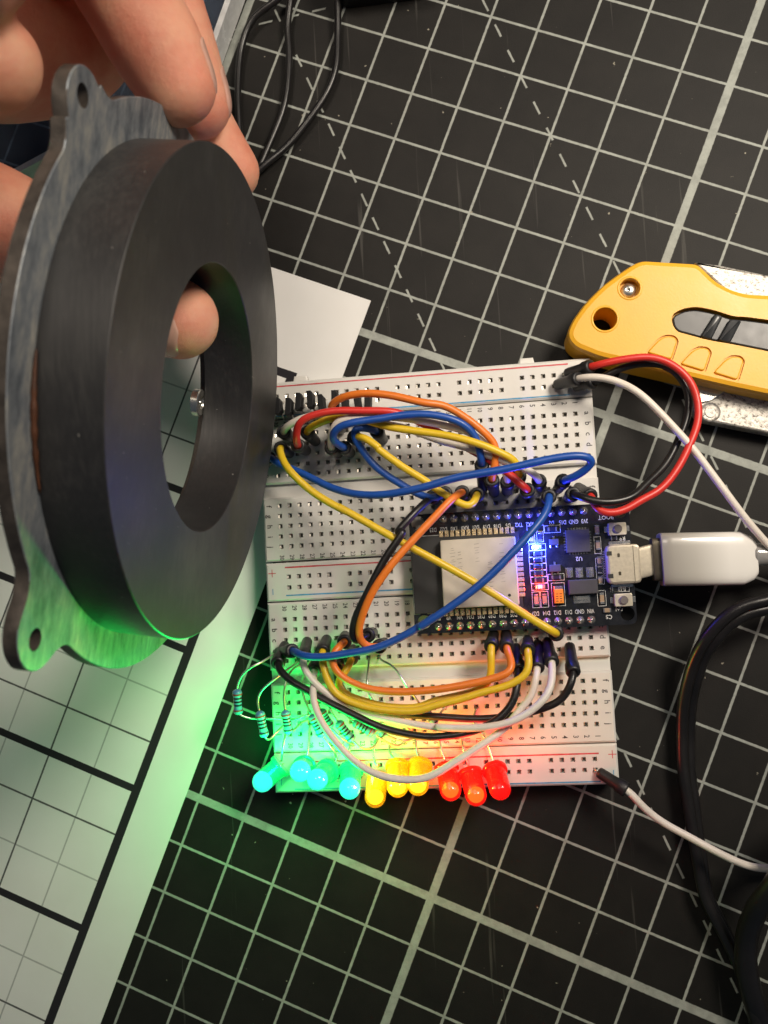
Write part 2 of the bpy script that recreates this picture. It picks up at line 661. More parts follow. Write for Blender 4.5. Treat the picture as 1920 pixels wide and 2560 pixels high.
def clear_plastic():
    m, nt, b = new_mat('clear_plastic')
    b.inputs['Base Color'].default_value = (0.40, 0.48, 0.62, 1)
    b.inputs['Roughness'].default_value = 0.08
    b.inputs['Transmission Weight'].default_value = 0.92
    b.inputs['IOR'].default_value = 1.15
    return m


M['clear_sheet'] = clear_plastic()

# ------------------------------------------------------------------ measured places, in millimetres on the desk
W = [('orange', 'orange jumper wire arching highest over the black sensors in the top rail', ((-56.97, 73.97, 9.2), (-56.97, 73.97, 17.0)),
  [(-57.08, 76.17, 19.0), (-57.81, 77.26, 21.0), (-54.71, 78.79, 24.0), (-49.21, 79.14, 26.0), (-43.07, 78.1, 27.0), (-33.85, 75.33, 27.0), (-31.41, 75.3, 26.0), (-26.0, 71.93, 25.0), (-21.73, 68.06, 24.0), (-19.63, 65.48, 23.0),
   (-20.08, 61.79, 23.0)],
  ((-20.53, 55.81, 9.6), (-21.05, 58.11, 20.5))),
 ('red', 'bright red jumper wire curving over the other wires beside the magnet', ((-66.05, 69.28, 9.2), (-65.75, 68.98, 21.0)),
  [(-65.78, 69.49, 23.5), (-66.08, 70.64, 25.0), (-65.72, 71.81, 26.0), (-64.1, 73.45, 26.5), (-60.23, 74.84, 27.0), (-55.18, 75.38, 27.0), (-50.28, 75.07, 26.5), (-41.54, 74.34, 25.0), (-34.81, 71.2, 21.0), (-29.26, 67.74, 20.0),
   (-25.08, 65.11, 20.0), (-20.95, 62.09, 21.0), (-18.25, 60.07, 22.0), (-15.61, 57.41, 22.5), (-13.53, 55.24, 23.0)],
  ((-13.19, 55.07, 9.2), (-13.19, 55.07, 21.5))),
 ('yellow', 'yellow jumper wire running under the red and white wires to the row above the board', ((-63.46, 71.3, 9.6), (-63.84, 72.41, 19.0)),
  [(-62.52, 73.21, 21.0), (-61.27, 73.56, 22.0), (-57.62, 74.41, 23.0), (-54.13, 74.49, 23.5), (-49.85, 73.74, 23.5), (-46.65, 72.31, 24.0), (-42.51, 70.95, 24.5), (-34.33, 69.12, 25.0), (-30.44, 68.17, 25.5), (-23.54, 65.84, 25.5),
   (-18.11, 63.18, 24.5), (-15.39, 61.56, 23.5), (-15.04, 59.8, 22.5)],
  ((-14.27, 57.84, 9.6), (-14.9, 58.71, 20.5))),
 ('white', 'cream white jumper wire looping out of the plug beside the blue ones', ((-57.96, 68.06, 9.2), (-57.96, 68.06, 20.0)),
  [(-58.07, 68.99, 22.0), (-58.84, 70.35, 23.5), (-58.31, 72.01, 24.5), (-55.63, 73.34, 25.0), (-50.57, 73.85, 25.0), (-49.61, 74.28, 25.0), (-42.38, 73.39, 24.5), (-37.6, 72.51, 24.0), (-37.51, 72.09, 23.0), (-30.4, 70.71, 23.0),
   (-24.82, 68.65, 22.5), (-20.81, 64.55, 22.0), (-18.22, 60.64, 22.0), (-17.5, 58.35, 21.5)],
  ((-17.53, 55.92, 9.6), (-17.52, 57.49, 20.0))),
 ('white', 'thin cream jumper wire leaving the plug between the sensors and the red wire', ((-69.51, 72.82, 9.2), (-69.51, 72.82, 19.0)),
  [(-68.47, 73.22, 21.5), (-66.3, 74.27, 22.5), (-62.7, 75.29, 23.0), (-57.38, 75.58, 22.5), (-53.02, 74.35, 22.0), (-47.67, 73.04, 21.5), (-40.38, 71.35, 21.0), (-32.96, 68.0, 21.0), (-26.45, 65.73, 21.5), (-20.89, 63.2, 22.5),
   (-15.42, 60.77, 23.0), (-12.19, 59.07, 23.5), (-10.74, 57.47, 23.0)],
  ((-9.3, 56.31, 9.6), (-10.47, 57.13, 20.5))),
 ('blue', 'blue jumper wire arching right above the yellow one into an upright plug', ((-55.03, 67.93, 9.2), (-55.03, 67.93, 19.5)),
  [(-56.04, 68.51, 22.0), (-57.18, 69.49, 24.0), (-57.63, 70.38, 25.0), (-55.55, 71.58, 26.0), (-52.01, 72.33, 27.0), (-44.54, 72.86, 27.0), (-39.71, 73.3, 27.0), (-33.66, 73.01, 26.5), (-31.57, 72.59, 26.0), (-27.45, 71.03, 25.5),
   (-24.78, 68.77, 24.5), (-23.55, 65.97, 23.5), (-23.3, 63.09, 23.5)],
  ((-23.17, 56.89, 9.6), (-23.11, 61.74, 21.5))),
 ('blue', 'blue jumper wire diving diagonally under the long blue one to the board row', ((-46.77, 70.63, 9.2), (-47.07, 71.23, 20.0)),
  [(-47.38, 71.79, 22.0), (-49.33, 72.02, 22.5), (-52.39, 71.9, 22.5), (-54.3, 71.03, 22.5), (-53.8, 69.03, 22.0), (-53.0, 68.01, 21.0), (-48.31, 63.52, 20.5), (-41.41, 57.98, 20.5), (-39.92, 57.15, 20.5), (-36.98, 55.21, 21.0),
   (-33.97, 54.34, 22.0), (-32.16, 54.29, 22.5)],
  ((-31.98, 55.64, 9.2), (-31.98, 55.64, 20.5))),
 ('yellow', 'yellow jumper wire slanting down from the blue cluster to the loop by the pin row', ((-52.43, 70.25, 9.2), (-52.43, 70.25, 20.0)),
  [(-52.51, 71.24, 22.5), (-51.93, 71.21, 23.5), (-49.28, 69.18, 24.0), (-45.43, 65.9, 24.0), (-47.64, 67.47, 24.0), (-40.68, 61.68, 23.5), (-36.03, 58.5, 23.0), (-36.06, 58.27, 23.0), (-33.41, 56.12, 23.0), (-29.99, 53.92, 23.0),
   (-26.19, 51.71, 23.0), (-24.08, 51.14, 23.0), (-23.07, 51.71, 23.0), (-23.55, 53.32, 23.0)],
  ((-24.66, 54.88, 9.2), (-24.66, 54.88, 20.5))),
 ('yellow', 'long yellow jumper wire crossing the metal can of the microcontroller board', ((-70.28, 68.9, 9.2), (-70.28, 68.9, 19.5)),
  [(-69.59, 69.11, 22.0), (-70.01, 69.1, 23.5), (-70.01, 67.45, 24.5), (-67.93, 63.88, 25.0), (-66.74, 62.51, 25.0), (-62.73, 58.08, 25.0), (-57.97, 54.61, 25.0), (-53.21, 51.85, 25.0), (-57.2, 54.33, 25.0), (-52.24, 51.24, 25.0),
   (-44.88, 46.52, 25.0), (-40.01, 43.49, 25.0), (-34.24, 39.98, 24.5), (-35.88, 40.67, 24.0), (-27.51, 35.71, 23.5), (-20.89, 31.22, 23.0), (-14.39, 26.29, 23.5), (-9.2, 22.89, 23.5)],
  ((-8.86, 22.45, 9.2), (-8.86, 22.45, 21.0))),
 ('blue', 'long blue jumper wire sweeping right and hooking back beside the board edge', ((-77.31, 65.94, 9.6), (-73.88, 67.5, 15.5)),
  [(-72.28, 65.92, 17.0), (-68.89, 64.37, 18.5), (-63.58, 61.58, 20.0), (-58.31, 58.56, 22.0), (-53.12, 56.58, 24.0), (-46.8, 55.65, 26.0), (-40.62, 55.98, 27.5), (-34.81, 56.82, 28.5), (-29.48, 58.09, 29.0), (-18.44, 59.25, 29.5),
   (-7.48, 61.0, 29.0), (-1.23, 61.24, 28.5), (1.37, 60.23, 27.5), (0.73, 59.0, 26.5), (-1.93, 57.53, 25.0), (-4.22, 56.66, 24.0)],
  ((-5.49, 55.76, 9.6), (-5.11, 56.69, 21.5))),
 ('blue', 'blue jumper wire crossing the microcontroller board toward the green LEDs', ((-8.44, 53.38, 9.2), (-8.44, 53.38, 21.0)),
  [(-8.54, 52.14, 22.5), (-9.34, 49.97, 24.0), (-11.98, 46.69, 25.5), (-16.94, 41.64, 27.0), (-24.08, 35.24, 27.5), (-31.15, 30.33, 27.0), (-40.08, 25.08, 26.0), (-34.83, 28.25, 26.0), (-41.05, 24.66, 25.0), (-48.8, 21.45, 24.5),
   (-56.53, 20.29, 24.0), (-62.24, 19.72, 23.5), (-66.91, 20.19, 22.5)],
  ((-75.43, 20.1, 9.6), (-69.56, 21.07, 19.0))),
 ('black', 'black jumper wire slanting down beside the orange one at the can edge', ((-34.87, 55.1, 9.2), (-34.87, 55.1, 19.5)),
  [(-35.95, 55.01, 21.5), (-37.09, 54.16, 23.0), (-39.92, 50.25, 25.0), (-43.58, 46.23, 26.0), (-40.88, 47.98, 26.5), (-46.21, 40.81, 27.0), (-50.35, 33.6, 27.0), (-53.25, 28.75, 26.0), (-54.48, 24.98, 24.5), (-54.4, 22.61, 23.0)],
  ((-51.73, 23.91, 9.2), (-51.73, 23.91, 20.0))),
 ('orange', 'orange jumper wire slanting down beside the black one at the can edge', ((-27.99, 55.59, 9.2), (-27.99, 55.59, 20.5)),
  [(-28.69, 56.01, 23.0), (-29.92, 54.19, 24.5), (-34.97, 49.29, 26.5), (-38.39, 45.95, 27.5), (-39.7, 44.39, 28.0), (-44.88, 39.26, 28.5), (-48.94, 34.05, 28.0), (-51.3, 29.7, 27.0), (-52.85, 25.73, 25.5), (-52.84, 22.87, 24.0),
   (-51.45, 21.48, 23.0), (-49.74, 21.21, 22.5)],
  ((-49.08, 21.3, 9.2), (-49.08, 21.3, 20.5))),
 ('red', 'dark red jumper wire looping off the right end beside the knife', ((-1.61, 83.45, 9.8), (3.59, 83.39, 16.0)),
  [(3.89, 82.98, 18.0), (10.96, 84.08, 18.0), (17.01, 84.03, 18.0), (21.36, 81.99, 18.0), (24.96, 78.02, 18.0), (26.36, 72.94, 18.0), (25.77, 68.17, 19.0), (23.75, 63.87, 20.0), (20.24, 57.93, 21.0), (15.79, 53.19, 22.0),
   (11.14, 51.07, 23.0), (8.11, 49.31, 23.5), (4.43, 48.5, 24.0), (1.82, 49.21, 24.0), (0.73, 50.77, 23.5)],
  ((-0.9, 55.85, 11.0), (0.86, 52.83, 20.5))),
 ('black', 'black jumper wire looping off the right end inside the red one', ((-0.02, 80.25, 9.6), (4.32, 80.41, 13.0)),
  [(7.62, 81.72, 14.5), (11.97, 83.12, 15.0), (17.5, 83.31, 15.0), (21.94, 81.59, 15.0), (24.67, 77.41, 15.0), (25.14, 73.59, 15.0), (24.29, 69.8, 15.5), (21.82, 65.05, 17.0), (18.12, 59.21, 19.0), (12.4, 54.3, 22.0), (10.09, 52.19, 23.5),
   (6.32, 51.08, 24.5), (1.82, 51.14, 25.0), (-1.59, 52.48, 24.5)],
  ((-3.15, 53.52, 9.2), (-3.15, 53.52, 22.0))),
 ('white', 'pale grey jumper wire trailing from the top rail down past the white connector', ((-4.15, 80.98, 9.8), (0.49, 80.71, 16.5)),
  [(1.59, 80.73, 18.0), (4.56, 80.29, 18.5), (8.93, 78.75, 19.0), (13.07, 75.73, 20.0), (17.2, 71.09, 20.0), (21.25, 65.88, 20.0), (23.66, 62.65, 20.0), (28.53, 54.8, 20.0), (31.44, 50.05, 20.0), (34.61, 45.45, 19.0), (39.3, 39.8, 17.0),
   (47.28, 30.58, 14.0), (64.85, 12.13, 7.0), (87.1, -12.36, 1.2), (122.44, -39.94, 1.2)],
  None),
 ('white', 'pinkish white jumper wire trailing off the lower right corner over the cable', ((-0.55, -10.76, 9.4), (5.46, -14.6, 12.0)),
  [(4.69, -14.24, 12.5), (8.46, -18.18, 11.5), (12.92, -22.16, 11.0), (18.36, -25.31, 11.5), (25.55, -29.44, 12.0), (31.27, -32.31, 11.0), (35.89, -33.54, 9.0), (42.44, -34.76, 5.0), (53.04, -38.48, 1.4), (73.33, -47.42, 1.2)], None),
 ('yellow', 'yellow jumper wire dipping under the orange one left of the lower plugs', ((-22.73, 22.41, 9.6), (-23.53, 19.76, 17.0)),
  [(-23.45, 18.58, 18.5), (-23.16, 16.6, 18.5), (-22.78, 14.56, 18.0), (-24.77, 11.39, 17.5), (-31.74, 9.15, 18.0), (-37.75, 8.17, 18.5), (-40.31, 6.94, 18.5), (-49.21, 7.48, 18.5), (-52.74, 8.57, 18.5), (-57.91, 10.48, 18.0),
   (-59.94, 12.95, 18.0), (-58.46, 14.85, 18.0), (-56.84, 16.44, 18.0), (-56.44, 18.03, 17.5)],
  ((-56.85, 20.2, 9.6), (-56.45, 18.18, 16.0))),
 ('orange', 'orange jumper wire bowing between plugs across the lower board', ((-19.83, 22.28, 9.6), (-20.01, 19.53, 18.0)),
  [(-19.59, 19.21, 20.0), (-18.24, 17.95, 21.0), (-17.62, 16.53, 21.5), (-19.11, 14.87, 22.0), (-23.39, 13.28, 22.0), (-29.98, 12.03, 22.0), (-37.36, 11.21, 22.0), (-37.65, 10.79, 22.0), (-46.4, 11.16, 22.0), (-52.97, 12.38, 22.0),
   (-55.03, 12.99, 22.0), (-58.81, 15.79, 22.0), (-60.03, 18.5, 22.0), (-59.47, 20.7, 22.0), (-57.82, 22.06, 21.5)],
  ((-58.61, 23.42, 9.6), (-57.29, 22.57, 19.0))),
 ('black', 'black jumper wire sagging lowest of the dark ones across the lower board', ((-17.81, 19.03, 9.6), (-17.7, 14.3, 17.5)),
  [(-17.83, 13.18, 19.0), (-18.31, 11.22, 20.0), (-19.16, 7.94, 20.5), (-23.2, 3.83, 21.0), (-29.17, 1.43, 21.0), (-38.02, 0.55, 21.0), (-36.12, 0.46, 21.0), (-42.64, 1.19, 21.0), (-49.16, 2.91, 21.0), (-55.66, 6.13, 21.0),
   (-62.71, 9.82, 20.5), (-66.37, 11.97, 20.0), (-70.68, 14.46, 19.5), (-73.14, 16.7, 18.5)],
  ((-73.55, 21.87, 9.6), (-73.79, 17.98, 17.5))),
 ('yellow', 'golden yellow jumper wire sagging below the orange one across the lower board', ((-14.82, 20.52, 9.6), (-15.34, 18.73, 18.5)),
  [(-15.2, 18.21, 20.0), (-14.61, 16.46, 20.5), (-15.56, 14.24, 20.5), (-20.25, 11.36, 20.5), (-25.73, 10.16, 20.5), (-31.69, 8.54, 20.5), (-37.67, 7.39, 20.5), (-40.19, 6.49, 20.5), (-49.01, 6.91, 20.5), (-55.61, 8.67, 20.5),
   (-55.51, 8.08, 20.5), (-59.9, 11.2, 20.5), (-61.82, 15.43, 20.5), (-62.52, 18.69, 20.0)],
  ((-63.14, 22.83, 9.6), (-62.81, 20.46, 18.0))),
 ('white', 'white jumper wire sagging far down over the yellow LEDs', ((-12.51, 19.56, 9.6), (-13.45, 14.46, 17.5)),
  [(-13.78, 13.02, 19.0), (-14.24, 10.93, 19.0), (-15.55, 7.83, 18.5), (-17.46, 6.13, 18.5), (-21.56, 1.81, 20.0), (-27.9, -1.88, 22.0), (-35.3, -5.75, 24.0), (-39.23, -7.53, 25.0), (-44.61, -7.85, 25.0), (-49.94, -6.72, 25.0),
   (-54.24, -4.6, 24.5), (-54.07, -4.32, 24.5), (-59.81, 0.93, 24.0), (-63.33, 6.11, 23.0), (-64.91, 10.64, 21.5), (-64.87, 13.34, 19.5)],
  ((-65.59, 19.0, 9.6), (-65.35, 15.7, 16.5))),
 ('white', 'white jumper wire curving between the two black ones across the lower board', ((-10.28, 19.98, 9.6), (-10.07, 15.68, 18.0)),
  [(-9.9, 14.28, 20.0), (-9.91, 12.79, 21.0), (-11.46, 9.63, 22.0), (-12.02, 8.69, 22.5), (-17.43, 4.83, 23.0), (-23.27, 2.97, 23.0), (-32.0, 2.51, 22.0), (-37.89, 2.87, 21.0), (-31.7, 1.99, 20.5), (-40.46, 2.92, 19.5),
   (-49.29, 4.92, 19.0), (-55.81, 6.67, 19.0), (-61.53, 10.89, 20.0), (-64.94, 14.07, 20.5), (-66.99, 17.08, 20.0)],
  ((-68.0, 22.57, 9.6), (-67.43, 19.29, 18.0))),
 ('black', 'black jumper wire from the lone plug near the right end of the lower board', ((-5.2, 18.75, 9.6), (-5.42, 13.14, 17.5)),
  [(-5.05, 11.49, 18.5), (-5.31, 9.76, 18.5), (-8.31, 7.47, 18.0), (-12.77, 5.51, 17.5), (-17.22, 4.36, 17.0), (-26.14, 3.46, 16.5), (-38.12, 4.38, 16.0), (-38.45, 3.97, 15.5), (-45.21, 5.01, 15.0), (-51.96, 6.58, 15.0),
   (-57.82, 9.44, 15.0), (-59.95, 13.3, 16.0)],
  ((-60.26, 19.4, 9.6), (-59.96, 16.54, 15.0)))]
RS = [('blue striped resistor hanging farthest left over the black mat', (-84.54, 12.05, 15.0), (-84.73, 6.18, 14.0),
  [(-84.6, 12.97, 15.0), (-84.19, 14.16, 15.5), (-81.8, 16.86, 16.0), (-78.6, 18.17, 14.5), (-75.82, 19.97, 11.0), (-75.81, 20.2, 8.0)],
  [(-84.63, 5.72, 14.0), (-84.42, 4.49, 13.5), (-83.19, 4.02, 13.0), (-80.68, 4.6, 12.5), (-78.65, 4.91, 12.0), (-74.74, 4.46, 11.5), (-72.4, 3.74, 11.5), (-67.93, 5.12, 11.0)]),
 ('blue striped resistor hanging second from the left beside the board edge', (-79.0, 6.88, 16.0), (-78.26, 0.8, 15.0),
  [(-79.34, 7.68, 16.0), (-79.11, 10.92, 16.5), (-78.41, 12.09, 17.0), (-74.38, 14.75, 16.0), (-70.68, 17.42, 11.0), (-70.84, 17.63, 8.0)],
  [(-77.98, 0.33, 15.0), (-77.94, -0.99, 14.0), (-77.44, -0.18, 13.0), (-74.96, 2.31, 11.0), (-74.64, 2.55, 8.2)]),
 ('blue striped resistor standing at the left end of the lower board', (-72.99, 6.73, 15.0), (-72.61, 1.22, 14.0), [(-73.2, 7.42, 15.0), (-73.05, 10.55, 15.5), (-72.55, 13.87, 15.0), (-71.48, 16.11, 13.0), (-70.29, 16.67, 8.5)],
  [(-72.4, 0.76, 14.0), (-72.31, -0.57, 13.0), (-71.96, 0.6, 12.0), (-71.38, 2.47, 11.0), (-69.88, 3.59, 10.0), (-68.59, 3.33, 8.2)]),
 ('blue striped resistor tucked behind the sagging white wire', (-66.76, 5.5, 15.0), (-64.53, 0.29, 14.0), [(-67.07, 6.19, 15.0), (-68.27, 9.4, 15.0), (-69.03, 11.4, 14.5), (-69.15, 13.03, 13.0), (-69.59, 13.76, 8.5)],
  [(-64.21, -0.18, 14.0), (-63.78, -1.41, 13.5), (-61.97, -3.7, 12.5), (-62.39, -6.65, 8.2)]),
 ('blue striped resistor half hidden right of the sagging white wire', (-64.69, 6.51, 14.0), (-62.53, 2.08, 13.0), [(-65.0, 7.32, 14.0), (-65.93, 9.02, 13.0), (-67.17, 11.44, 8.5)],
  [(-62.2, 1.61, 13.0), (-61.18, -0.19, 12.0), (-58.63, -2.06, 11.0), (-58.19, -3.31, 8.2)]),
 ('blue striped resistor lying slanted right of the white wire', (-60.48, 3.71, 15.0), (-57.3, -0.95, 14.0), [(-60.9, 4.4, 15.0), (-62.2, 6.13, 15.0), (-62.74, 8.37, 14.0), (-63.16, 10.36, 8.5)],
  [(-56.98, -1.41, 14.0), (-55.97, -2.78, 13.5), (-54.24, -3.65, 13.0), (-52.5, -3.18, 12.0), (-51.74, -1.51, 9.0)]),
 ('blue striped resistor lying under the green tinted black wire', (-56.84, 3.42, 14.0), (-52.35, 0.37, 13.5), [(-57.4, 3.89, 14.0), (-59.25, 5.45, 13.5), (-60.42, 7.0, 13.0), (-61.55, 9.13, 8.5)],
  [(-51.79, 0.01, 13.5), (-50.42, -1.02, 13.0), (-48.67, -2.6, 12.0), (-46.46, -3.26, 11.5), (-45.77, -2.46, 8.5)]),
 ('blue striped resistor mostly hidden under the lower black wire', (-51.78, 1.86, 13.0), (-49.64, -0.1, 12.5), [(-52.42, 2.67, 13.0), (-54.57, 5.91, 13.0), (-55.56, 8.01, 8.5)],
  [(-48.73, -0.36, 12.5), (-47.68, -1.27, 12.0), (-46.62, -2.03, 11.5), (-43.89, -1.76, 11.0), (-43.41, -1.84, 8.5)]),
 ('blue striped resistor mostly hidden under the white and black wires', (-48.24, 4.48, 12.5), (-45.35, 3.39, 12.0), [(-49.13, 4.96, 12.5), (-52.22, 7.79, 12.5), (-53.33, 9.72, 13.0), (-53.42, 12.78, 12.0), (-53.12, 17.67, 8.5)],
  [(-44.96, 2.25, 12.0), (-43.78, 0.22, 11.0), (-43.34, -0.49, 8.4)]),
 ('blue striped resistor peeking above the upper black wire', (-39.7, 4.72, 13.0), (-37.38, 2.08, 12.5),
  [(-40.12, 5.4, 13.0), (-41.24, 7.69, 14.5), (-43.42, 11.11, 16.0), (-46.48, 15.97, 14.5), (-49.01, 16.94, 12.0), (-50.27, 17.35, 11.0), (-50.59, 17.92, 8.5)], [(-36.71, 4.23, 12.0), (-35.67, 5.38, 11.0), (-35.12, 5.07, 8.4)])]
LD = [('green', 'lit green LED leaning off the left end of the board', (-75.44, -6.78, 11.0), (-80.26, -10.55, 12.2), [(-75.04, -5.03, 11.5), (-74.92, -2.79, 12.0), (-74.1, 0.26, 11.0), (-74.58, 2.37, 8.5)]),
 ('green', 'lit green LED second from the left, pointing straight up', (-69.94, -7.62, 10.5), (-69.72, -7.27, 16.0), [(-69.0, -4.92, 11.0), (-68.85, -3.86, 10.5), (-68.71, -1.94, 10.0), (-68.58, 2.17, 8.5)]),
 ('green', 'lit green LED third from the left, overlapping its left neighbour', (-64.06, -8.37, 10.5), (-65.54, -9.17, 15.2), [(-61.58, -7.09, 10.0), (-62.18, -5.13, 10.0), (-62.62, -3.95, 10.0), (-64.04, -2.61, 8.5)]),
 ('green', 'lit green LED rightmost of the greens, beside the yellow one', (-58.52, -8.23, 10.5), (-58.41, -11.23, 14.5), [(-59.14, -4.44, 10.0), (-58.77, -3.09, 10.0), (-58.81, -2.54, 8.5)]),
 ('yellow', 'lit yellow LED leftmost of the yellows, hanging lowest over the edge', (-51.97, -8.75, 11.5), (-52.76, -13.97, 12.6), [(-53.43, -6.21, 10.5), (-53.05, -4.51, 10.0), (-52.3, -1.79, 8.5)]),
 ('yellow', 'lit yellow LED in the middle of the yellows', (-47.31, -7.46, 10.8), (-47.16, -10.94, 14.2), [(-49.4, -5.98, 10.0), (-49.38, -5.24, 10.0), (-49.34, -3.49, 8.5)]),
 ('yellow', 'lit yellow LED rightmost of the yellows, beside the red ones', (-41.92, -7.49, 10.8), (-42.25, -10.66, 14.5), [(-42.83, -5.16, 10.5), (-42.75, -3.0, 10.0), (-42.84, -2.09, 8.5)]),
 ('red', 'lit red LED leftmost of the reds, under the white wire end', (-35.83, -8.18, 10.8), (-35.07, -12.17, 13.6), [(-36.55, -5.8, 10.5), (-36.84, -4.54, 10.0), (-37.16, -2.27, 8.5)]),
 ('red', 'lit red LED in the middle of the reds, glowing orange at its core', (-30.34, -9.68, 10.8), (-29.32, -13.36, 13.8), [(-31.19, -5.95, 10.5), (-31.74, -3.34, 10.0), (-31.86, -2.43, 8.5)]),
 ('off', 'red LED rightmost of the row, dimmer with a small glint', (-24.54, -9.1, 10.8), (-23.69, -12.02, 14.5), [(-24.78, -6.81, 10.5), (-25.34, -4.88, 10.0), (-26.94, -0.91, 9.0), (-29.34, 1.21, 9.0), (-27.74, 4.94, 8.5)])]
HS = [(-73.25, 80.28, 15.0), (-71.29, 79.78, 15.0), (-68.62, 79.4, 15.0), (-66.06, 80.45, 15.0), (-63.19, 80.77, 15.0), (-60.57, 79.68, 15.0), (-57.25, 80.41, 15.0), (-54.92, 79.44, 15.0), (-51.82, 79.55, 15.0), (-49.29, 79.28, 15.0)]
CB = {'right': [(124.24, -3.99, 4.0), (72.54, -9.21, 14.0), (40.83, -23.14, 20.0), (34.61, -34.05, 18.0), (31.65, -40.28, 14.0), (29.99, -47.49, 10.0), (29.66, -54.05, 8.0), (30.51, -61.4, 7.0), (33.38, -71.18, 5.0), (36.7, -85.28, 3.0),
           (41.25, -104.24, 3.0)],
 's1': [(-65.86, 192.56, 4.0), (-69.24, 190.14, 4.0), (-76.25, 186.42, 3.0), (-79.56, 180.6, 2.2), (-81.0, 172.72, 2.0), (-81.55, 163.21, 2.0), (-81.16, 150.32, 2.0), (-80.32, 142.66, 2.0)],
 's2': [(-65.35, 193.18, 3.0), (-65.81, 190.35, 3.0), (-67.14, 183.85, 2.2), (-67.0, 177.72, 2.0), (-67.61, 169.68, 2.0), (-69.15, 161.77, 2.0), (-72.79, 153.66, 2.0), (-76.65, 146.04, 2.0), (-79.44, 141.15, 2.0)],
 's3': [(-52.99, 191.54, 3.0), (-53.23, 188.71, 3.0), (-53.81, 179.77, 2.2), (-54.86, 170.52, 2.0), (-57.38, 164.66, 2.0), (-62.33, 158.15, 2.0), (-68.21, 151.73, 2.0), (-75.65, 145.62, 3.2), (-79.59, 142.14, 3.0)],
 'twin': [(137.86, 40.23, 3.0), (103.36, 33.03, 3.0), (69.56, 31.18, 10.0), (44.76, 28.96, 16.0), (38.55, 26.5, 16.0), (34.2, 25.87, 16.0), (30.21, 23.61, 15.0), (26.24, 19.12, 13.0), (24.1, 14.65, 10.0), (22.67, 9.15, 7.0),
          (21.72, 2.9, 4.0), (21.2, -3.15, 3.0), (20.69, -11.96, 3.0), (21.15, -19.29, 3.0), (21.55, -26.28, 3.0), (22.14, -32.71, 3.0), (22.99, -41.51, 3.0), (25.95, -48.6, 3.2), (28.7, -55.76, 4.0), (30.6, -65.03, 5.0),
          (31.85, -71.19, 5.0), (33.4, -83.39, 3.0), (33.64, -104.41, 3.0)]}
KN = {'blade': [(28.84, 80.71), (37.37, 77.92), (32.49, 75.19), (29.65, 74.76)],
 'body': [(-0.9, 93.02), (-0.22, 94.61), (0.68, 96.18), (3.64, 99.88), (8.37, 104.08), (13.0, 106.96), (14.97, 108.09), (16.6, 108.83), (18.19, 109.11), (30.54, 107.16), (32.24, 105.17), (34.5, 102.35), (38.02, 100.14), (40.99, 98.97),
          (45.78, 98.24), (53.0, 97.27), (50.99, 72.71), (43.89, 74.52), (34.73, 77.3), (18.18, 82.79), (5.91, 86.61), (0.86, 89.25), (-0.62, 91.02)],
 'bumps': [[(17.22, 86.76), (20.23, 89.6), (21.84, 90.28), (23.68, 89.97), (24.38, 88.93), (22.66, 84.54)], [(24.59, 83.41), (27.58, 86.24), (29.17, 86.92), (30.99, 86.6), (31.69, 85.58), (29.97, 81.21)],
           [(31.93, 80.73), (34.9, 83.54), (36.48, 84.22), (38.29, 83.91), (38.97, 82.89), (37.26, 78.54)]],
 'hinge': (32.15, 72.48),
 'hole': (8.1, 95.54),
 'metal_low': [(29.67, 81.41), (30.17, 79.71), (28.13, 73.6), (29.51, 70.86), (45.07, 66.47), (53.85, 64.22), (54.73, 74.87), (38.02, 79.43)],
 'metal_top': [(30.3, 108.64), (36.5, 107.26), (47.43, 103.73), (56.19, 101.02), (55.81, 96.47), (38.99, 98.95)],
 'ridge': [[(29.59, 89.37), (33.36, 94.69), (35.13, 93.89), (31.96, 88.36)], [(33.48, 88.24), (36.6, 93.11), (39.3, 92.56), (36.14, 87.21)]],
 'screw': (14.33, 102.49),
 'slot': [(23.39, 94.54), (24.09, 95.62), (26.34, 96.57), (29.14, 96.74), (33.07, 95.65), (37.52, 93.64), (39.94, 93.37), (45.29, 92.16), (53.9, 89.98), (53.25, 82.06), (44.7, 84.67), (35.81, 87.33), (31.89, 88.31), (24.53, 91.03),
          (23.56, 92.58)]}
US = {'a': (16.32, 37.79, 14.2),
 'b': (37.08, 37.0, 14.2),
 'cable': [(36.48, 37.84, 14.2), (39.98, 37.65, 14.2), (47.59, 38.26, 14.0), (57.13, 38.92, 12.0), (77.8, 39.82, 5.0), (101.2, 40.44, 2.5), (140.02, 42.33, 2.5)],
 'pa': (5.14, 37.58, 14.2),
 'pb': (15.39, 37.49, 14.2),
 'w': ((17.22, 43.34, 14.0), (16.83, 31.84, 14.0))}
